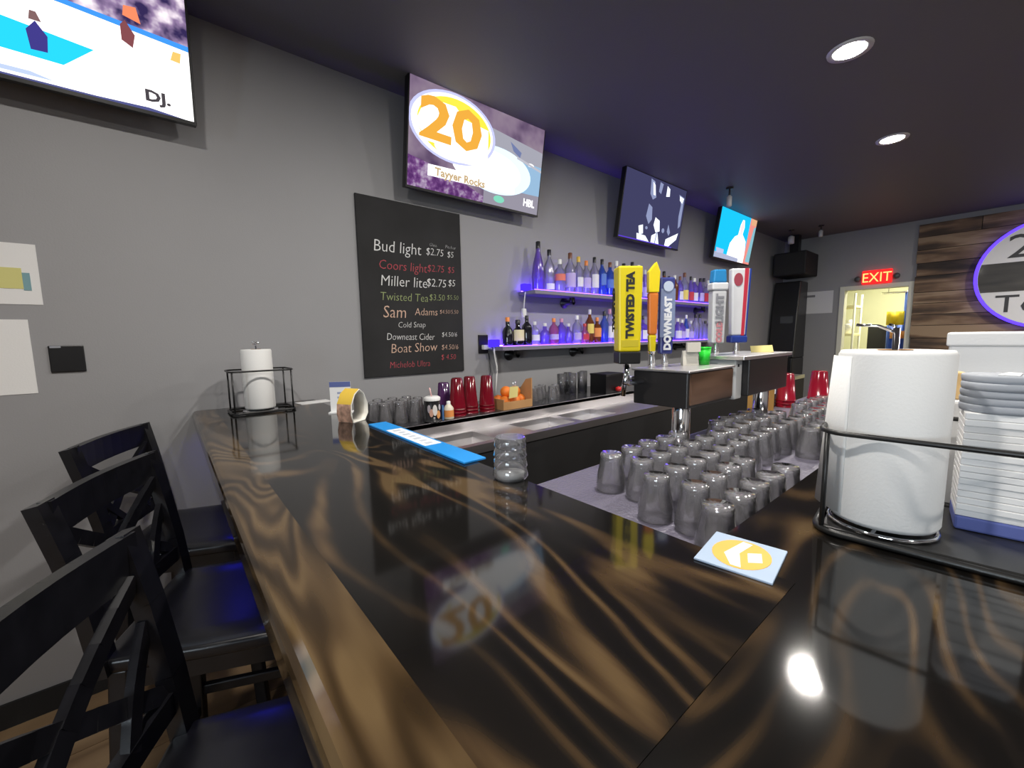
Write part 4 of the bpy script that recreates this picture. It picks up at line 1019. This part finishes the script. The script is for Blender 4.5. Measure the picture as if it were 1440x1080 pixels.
# notice on far wall
o = MB().box(-.003, 0, -.185, .185, -.15, .15).build('wall_notice', mat('grey_paper', (.68, .68, .70), .8), None, (XF-.0006, 1.775, 1.77)); tag(o, 'pale rectangular notice on the dark wall left of the doorway', 'notice')
MB().box(-.0045, -.003, .02, .13, .075, .105).build('printed_heading', mat('grey_print2', (.2, .2, .22), .8), o)
# tall black machine in the corner
t = thing('game_cabinet', 'tall glossy black cabinet standing in the far corner', 'cabinet', (6.62, 2.015, 0))
MB().box(-.20, .28, -.155, .155, 0, 1.02).build('lower_body', M_black, t, bevel=.015)
MB().prism([(-.16, 1.02), (.28, 1.02), (.28, 2.05), (-.02, 2.05), (-.10, 1.6)], -.155, .155, 'Y').build('upper_body', M_black, t, bevel=.012)
q = MB(); q.prism([(-.122, 1.28), (-.107, 1.58), (-.102, 1.58), (-.117, 1.28)], -.11, .04, 'Y'); q.build('glass_door', mat('dark_gloss', (.05, .055, .06), .08), t)
MB().box(-.215, -.20, -.12, .10, .35, .85).build('lower_door', mat('dark_gloss'), t)
MB().box(-.24, -.16, -.10, .02, 1.02, 1.10).build('coin_tray', M_steel, t, bevel=.01)
t = thing('hanging_speaker', 'large black speaker box under the ceiling above the corner cabinet', 'speaker', (6.60, 1.965, 2.28))
MB().box(-.16, .36, -.19, .19, -.16, .14).build('speaker_case', M_blackmatte, t, bevel=.015)
MB().box(-.168, -.16, -.165, .165, -.14, .12).build('grille', mat('speaker_mesh', (.02, .02, .02), .8, bump=.6, bscale=400), t)
MB().box(.0, .10, -.05, .05, .14, .378).build('ceiling_bracket', M_black, t)

# round halo sign on the plank wall
t = thing('round_sign', 'round white sign with dark band and blue halo on the plank wall', 'sign', (XF-.10, -.25, 1.925))
RS = .57
def discx(r, h, n=56): return MB().lathe([(0, -h), (r, -h), (r, 0), (0, 0)], n, smooth=False)
discx(RS-.03, .03).build('sign_face', mat('sign_white', (.62, .62, .64), .45), t, rot=(0, -PI/2, 0)) if False else None
o = MB().lathe([(0, 0), (RS-.03, 0), (RS-.03, .03), (0, .03)], 56, smooth=False).build('sign_face', mat('sign_white', (.80, .80, .82), .45), t, (0, 0, 0), (0, -PI/2, 0))
MB().lathe([(RS-.028, -.02), (RS, -.02), (RS, .022), (RS-.028, .022)], 56).build('halo_ring', glow('halo_blue', (.10, .045, 1.0), 2.2), t, (0, 0, 0), (0, -PI/2, 0))
def clipband(z0, z1, r): 
    return [(math.sqrt(max(0, r*r-zz*zz)), zz) for zz in [z0+(z1-z0)*k/10 for k in range(11)]] + [(-math.sqrt(max(0, r*r-zz*zz)), zz) for zz in [z1-(z1-z0)*k/10 for k in range(11)]]
MB().prism(clipband(-.17, .13, RS-.035), -.034, -.0305, 'X').build('dark_band', wood('sign_band_wood', 'Y', [(0, (.012, .011, .010)), (.6, (.05, .045, .04)), (1, (.11, .10, .09))], freq=10, sx=6, sl=1, rough=.5, coat=.1), t)
text('20', .34, mat('sign_black', (.03, .03, .035), .5), t, (-.032, .36, .175), (PI/2, 0, -PI/2), 'sign_lettering', extrude=.002, sx=1.25)
text('To', .26, mat('sign_black'), t, (-.032, .40, -.385), (PI/2, 0, -PI/2), 'sign_lettering', extrude=.002, sx=1.1)
for a in (0, 2.1, 4.2): MB().lathe([(.012, 0), (.012, .08)], 10).build('standoff', M_black, t, (0, .3*math.cos(a), .3*math.sin(a)), (0, PI/2, 0))

# things in the back room
t = thing('wire_rack', 'pale wire shelf rack seen through the doorway', 'rack', (XF+.75, 1.62, 0))
for (x, y) in ((-.2, -.16), (.2, -.16), (-.2, .16), (.2, .16)): MB().tube([(x, y, 0), (x, y, 1.9)], .014).build('upright', M_offwhite, t)
for zz in (.4, .85, 1.3, 1.7): MB().box(-.21, .21, -.17, .17, zz, zz+.035).build('rack_shelf', mat('pale_yellow_shelf', (.75, .70, .40), .6), t, bevel=.004)
for i, (x, y, zz, r, h) in enumerate(((-.1, -.08, 1.335, .05, .14), (.06, -.06, 1.335, .04, .2), (-.08, .02, .885, .06, .16), (.08, -.05, .885, .05, .12))):
    o = MB().lathe([(0, 0), (r*.8, 0), (r, h*.8), (r*.8, h), (0, h)], 16).build('white_tub', M_white, None, (XF+.75+x, 1.62+y, zz+.001)); tag(o, 'white tub on the rack in the room behind the doorway', 'tub', 'tubs on the back room rack')
t = thing('back_room_fridge', 'black fridge inside the room behind the doorway', 'fridge', (XF+1.5, 1.31, 0))
MB().box(-.2, .3, -.115, .115, 0, 1.43).build('fridge_body', M_black, t, bevel=.01); MB().box(-.215, -.2, -.108, .108, .1, 1.40).build('fridge_door', M_black, t, bevel=.006)
MB().tube([(-.235, .09, .6), (-.235, .09, 1.0)], .01).build('handle', M_chrome, t)
# hanging blue and yellow banner
t = thing('hanging_banner', 'blue and yellow folded banner hanging inside the doorway', 'banner', (XF+.55, .86, 0))
def drape(y0, y1, z0, z1, m, name, x=0.0, amp=.02):
    q = MB(); n = 16; v = []
    for zz in (z0, z1):
        for k in range(n+1): u = k/n; v.append((x+amp*math.sin(u*13), y0+(y1-y0)*u, zz))
    q.add(v, [(k, k+1, n+2+k, n+1+k) for k in range(n)], 0, True)
    o = q.build(name, m, t); sd = o.modifiers.new('thick', 'SOLIDIFY'); sd.thickness = .006
drape(-.18, .08, .9, 1.86, mat('banner_blue', (.05, .12, .50), .6), 'blue_cloth'); drape(.08, .24, .9, 1.44, mat('banner_blue'), 'blue_cloth')
drape(.03, .25, 1.44, 1.62, mat('banner_yellow', (.85, .65, .03), .6), 'yellow_cloth', -.02); drape(.05, .2, 1.26, 1.36, mat('banner_orange', (.75, .35, .12), .6), 'orange_cloth', -.035)
drape(-.12, .02, 1.45, 1.75, mat('banner_white', (.75, .78, .8), .6), 'white_cloth', -.03); drape(.2, .28, .95, 1.12, mat('banner_yellow'), 'yellow_cloth', -.03)
MB().tube([(0, -.25, 1.87), (0, .32, 1.87)], .012).build('rod', M_chrome, t)
MB().tube([(0, -.2, 1.87), (0, -.2, 2.5)], .004).build('hanger_wire', M_chrome, t)
MB().tube([(0, .25, 1.87), (0, .25, 2.5)], .004).build('hanger_wire', M_chrome, t)
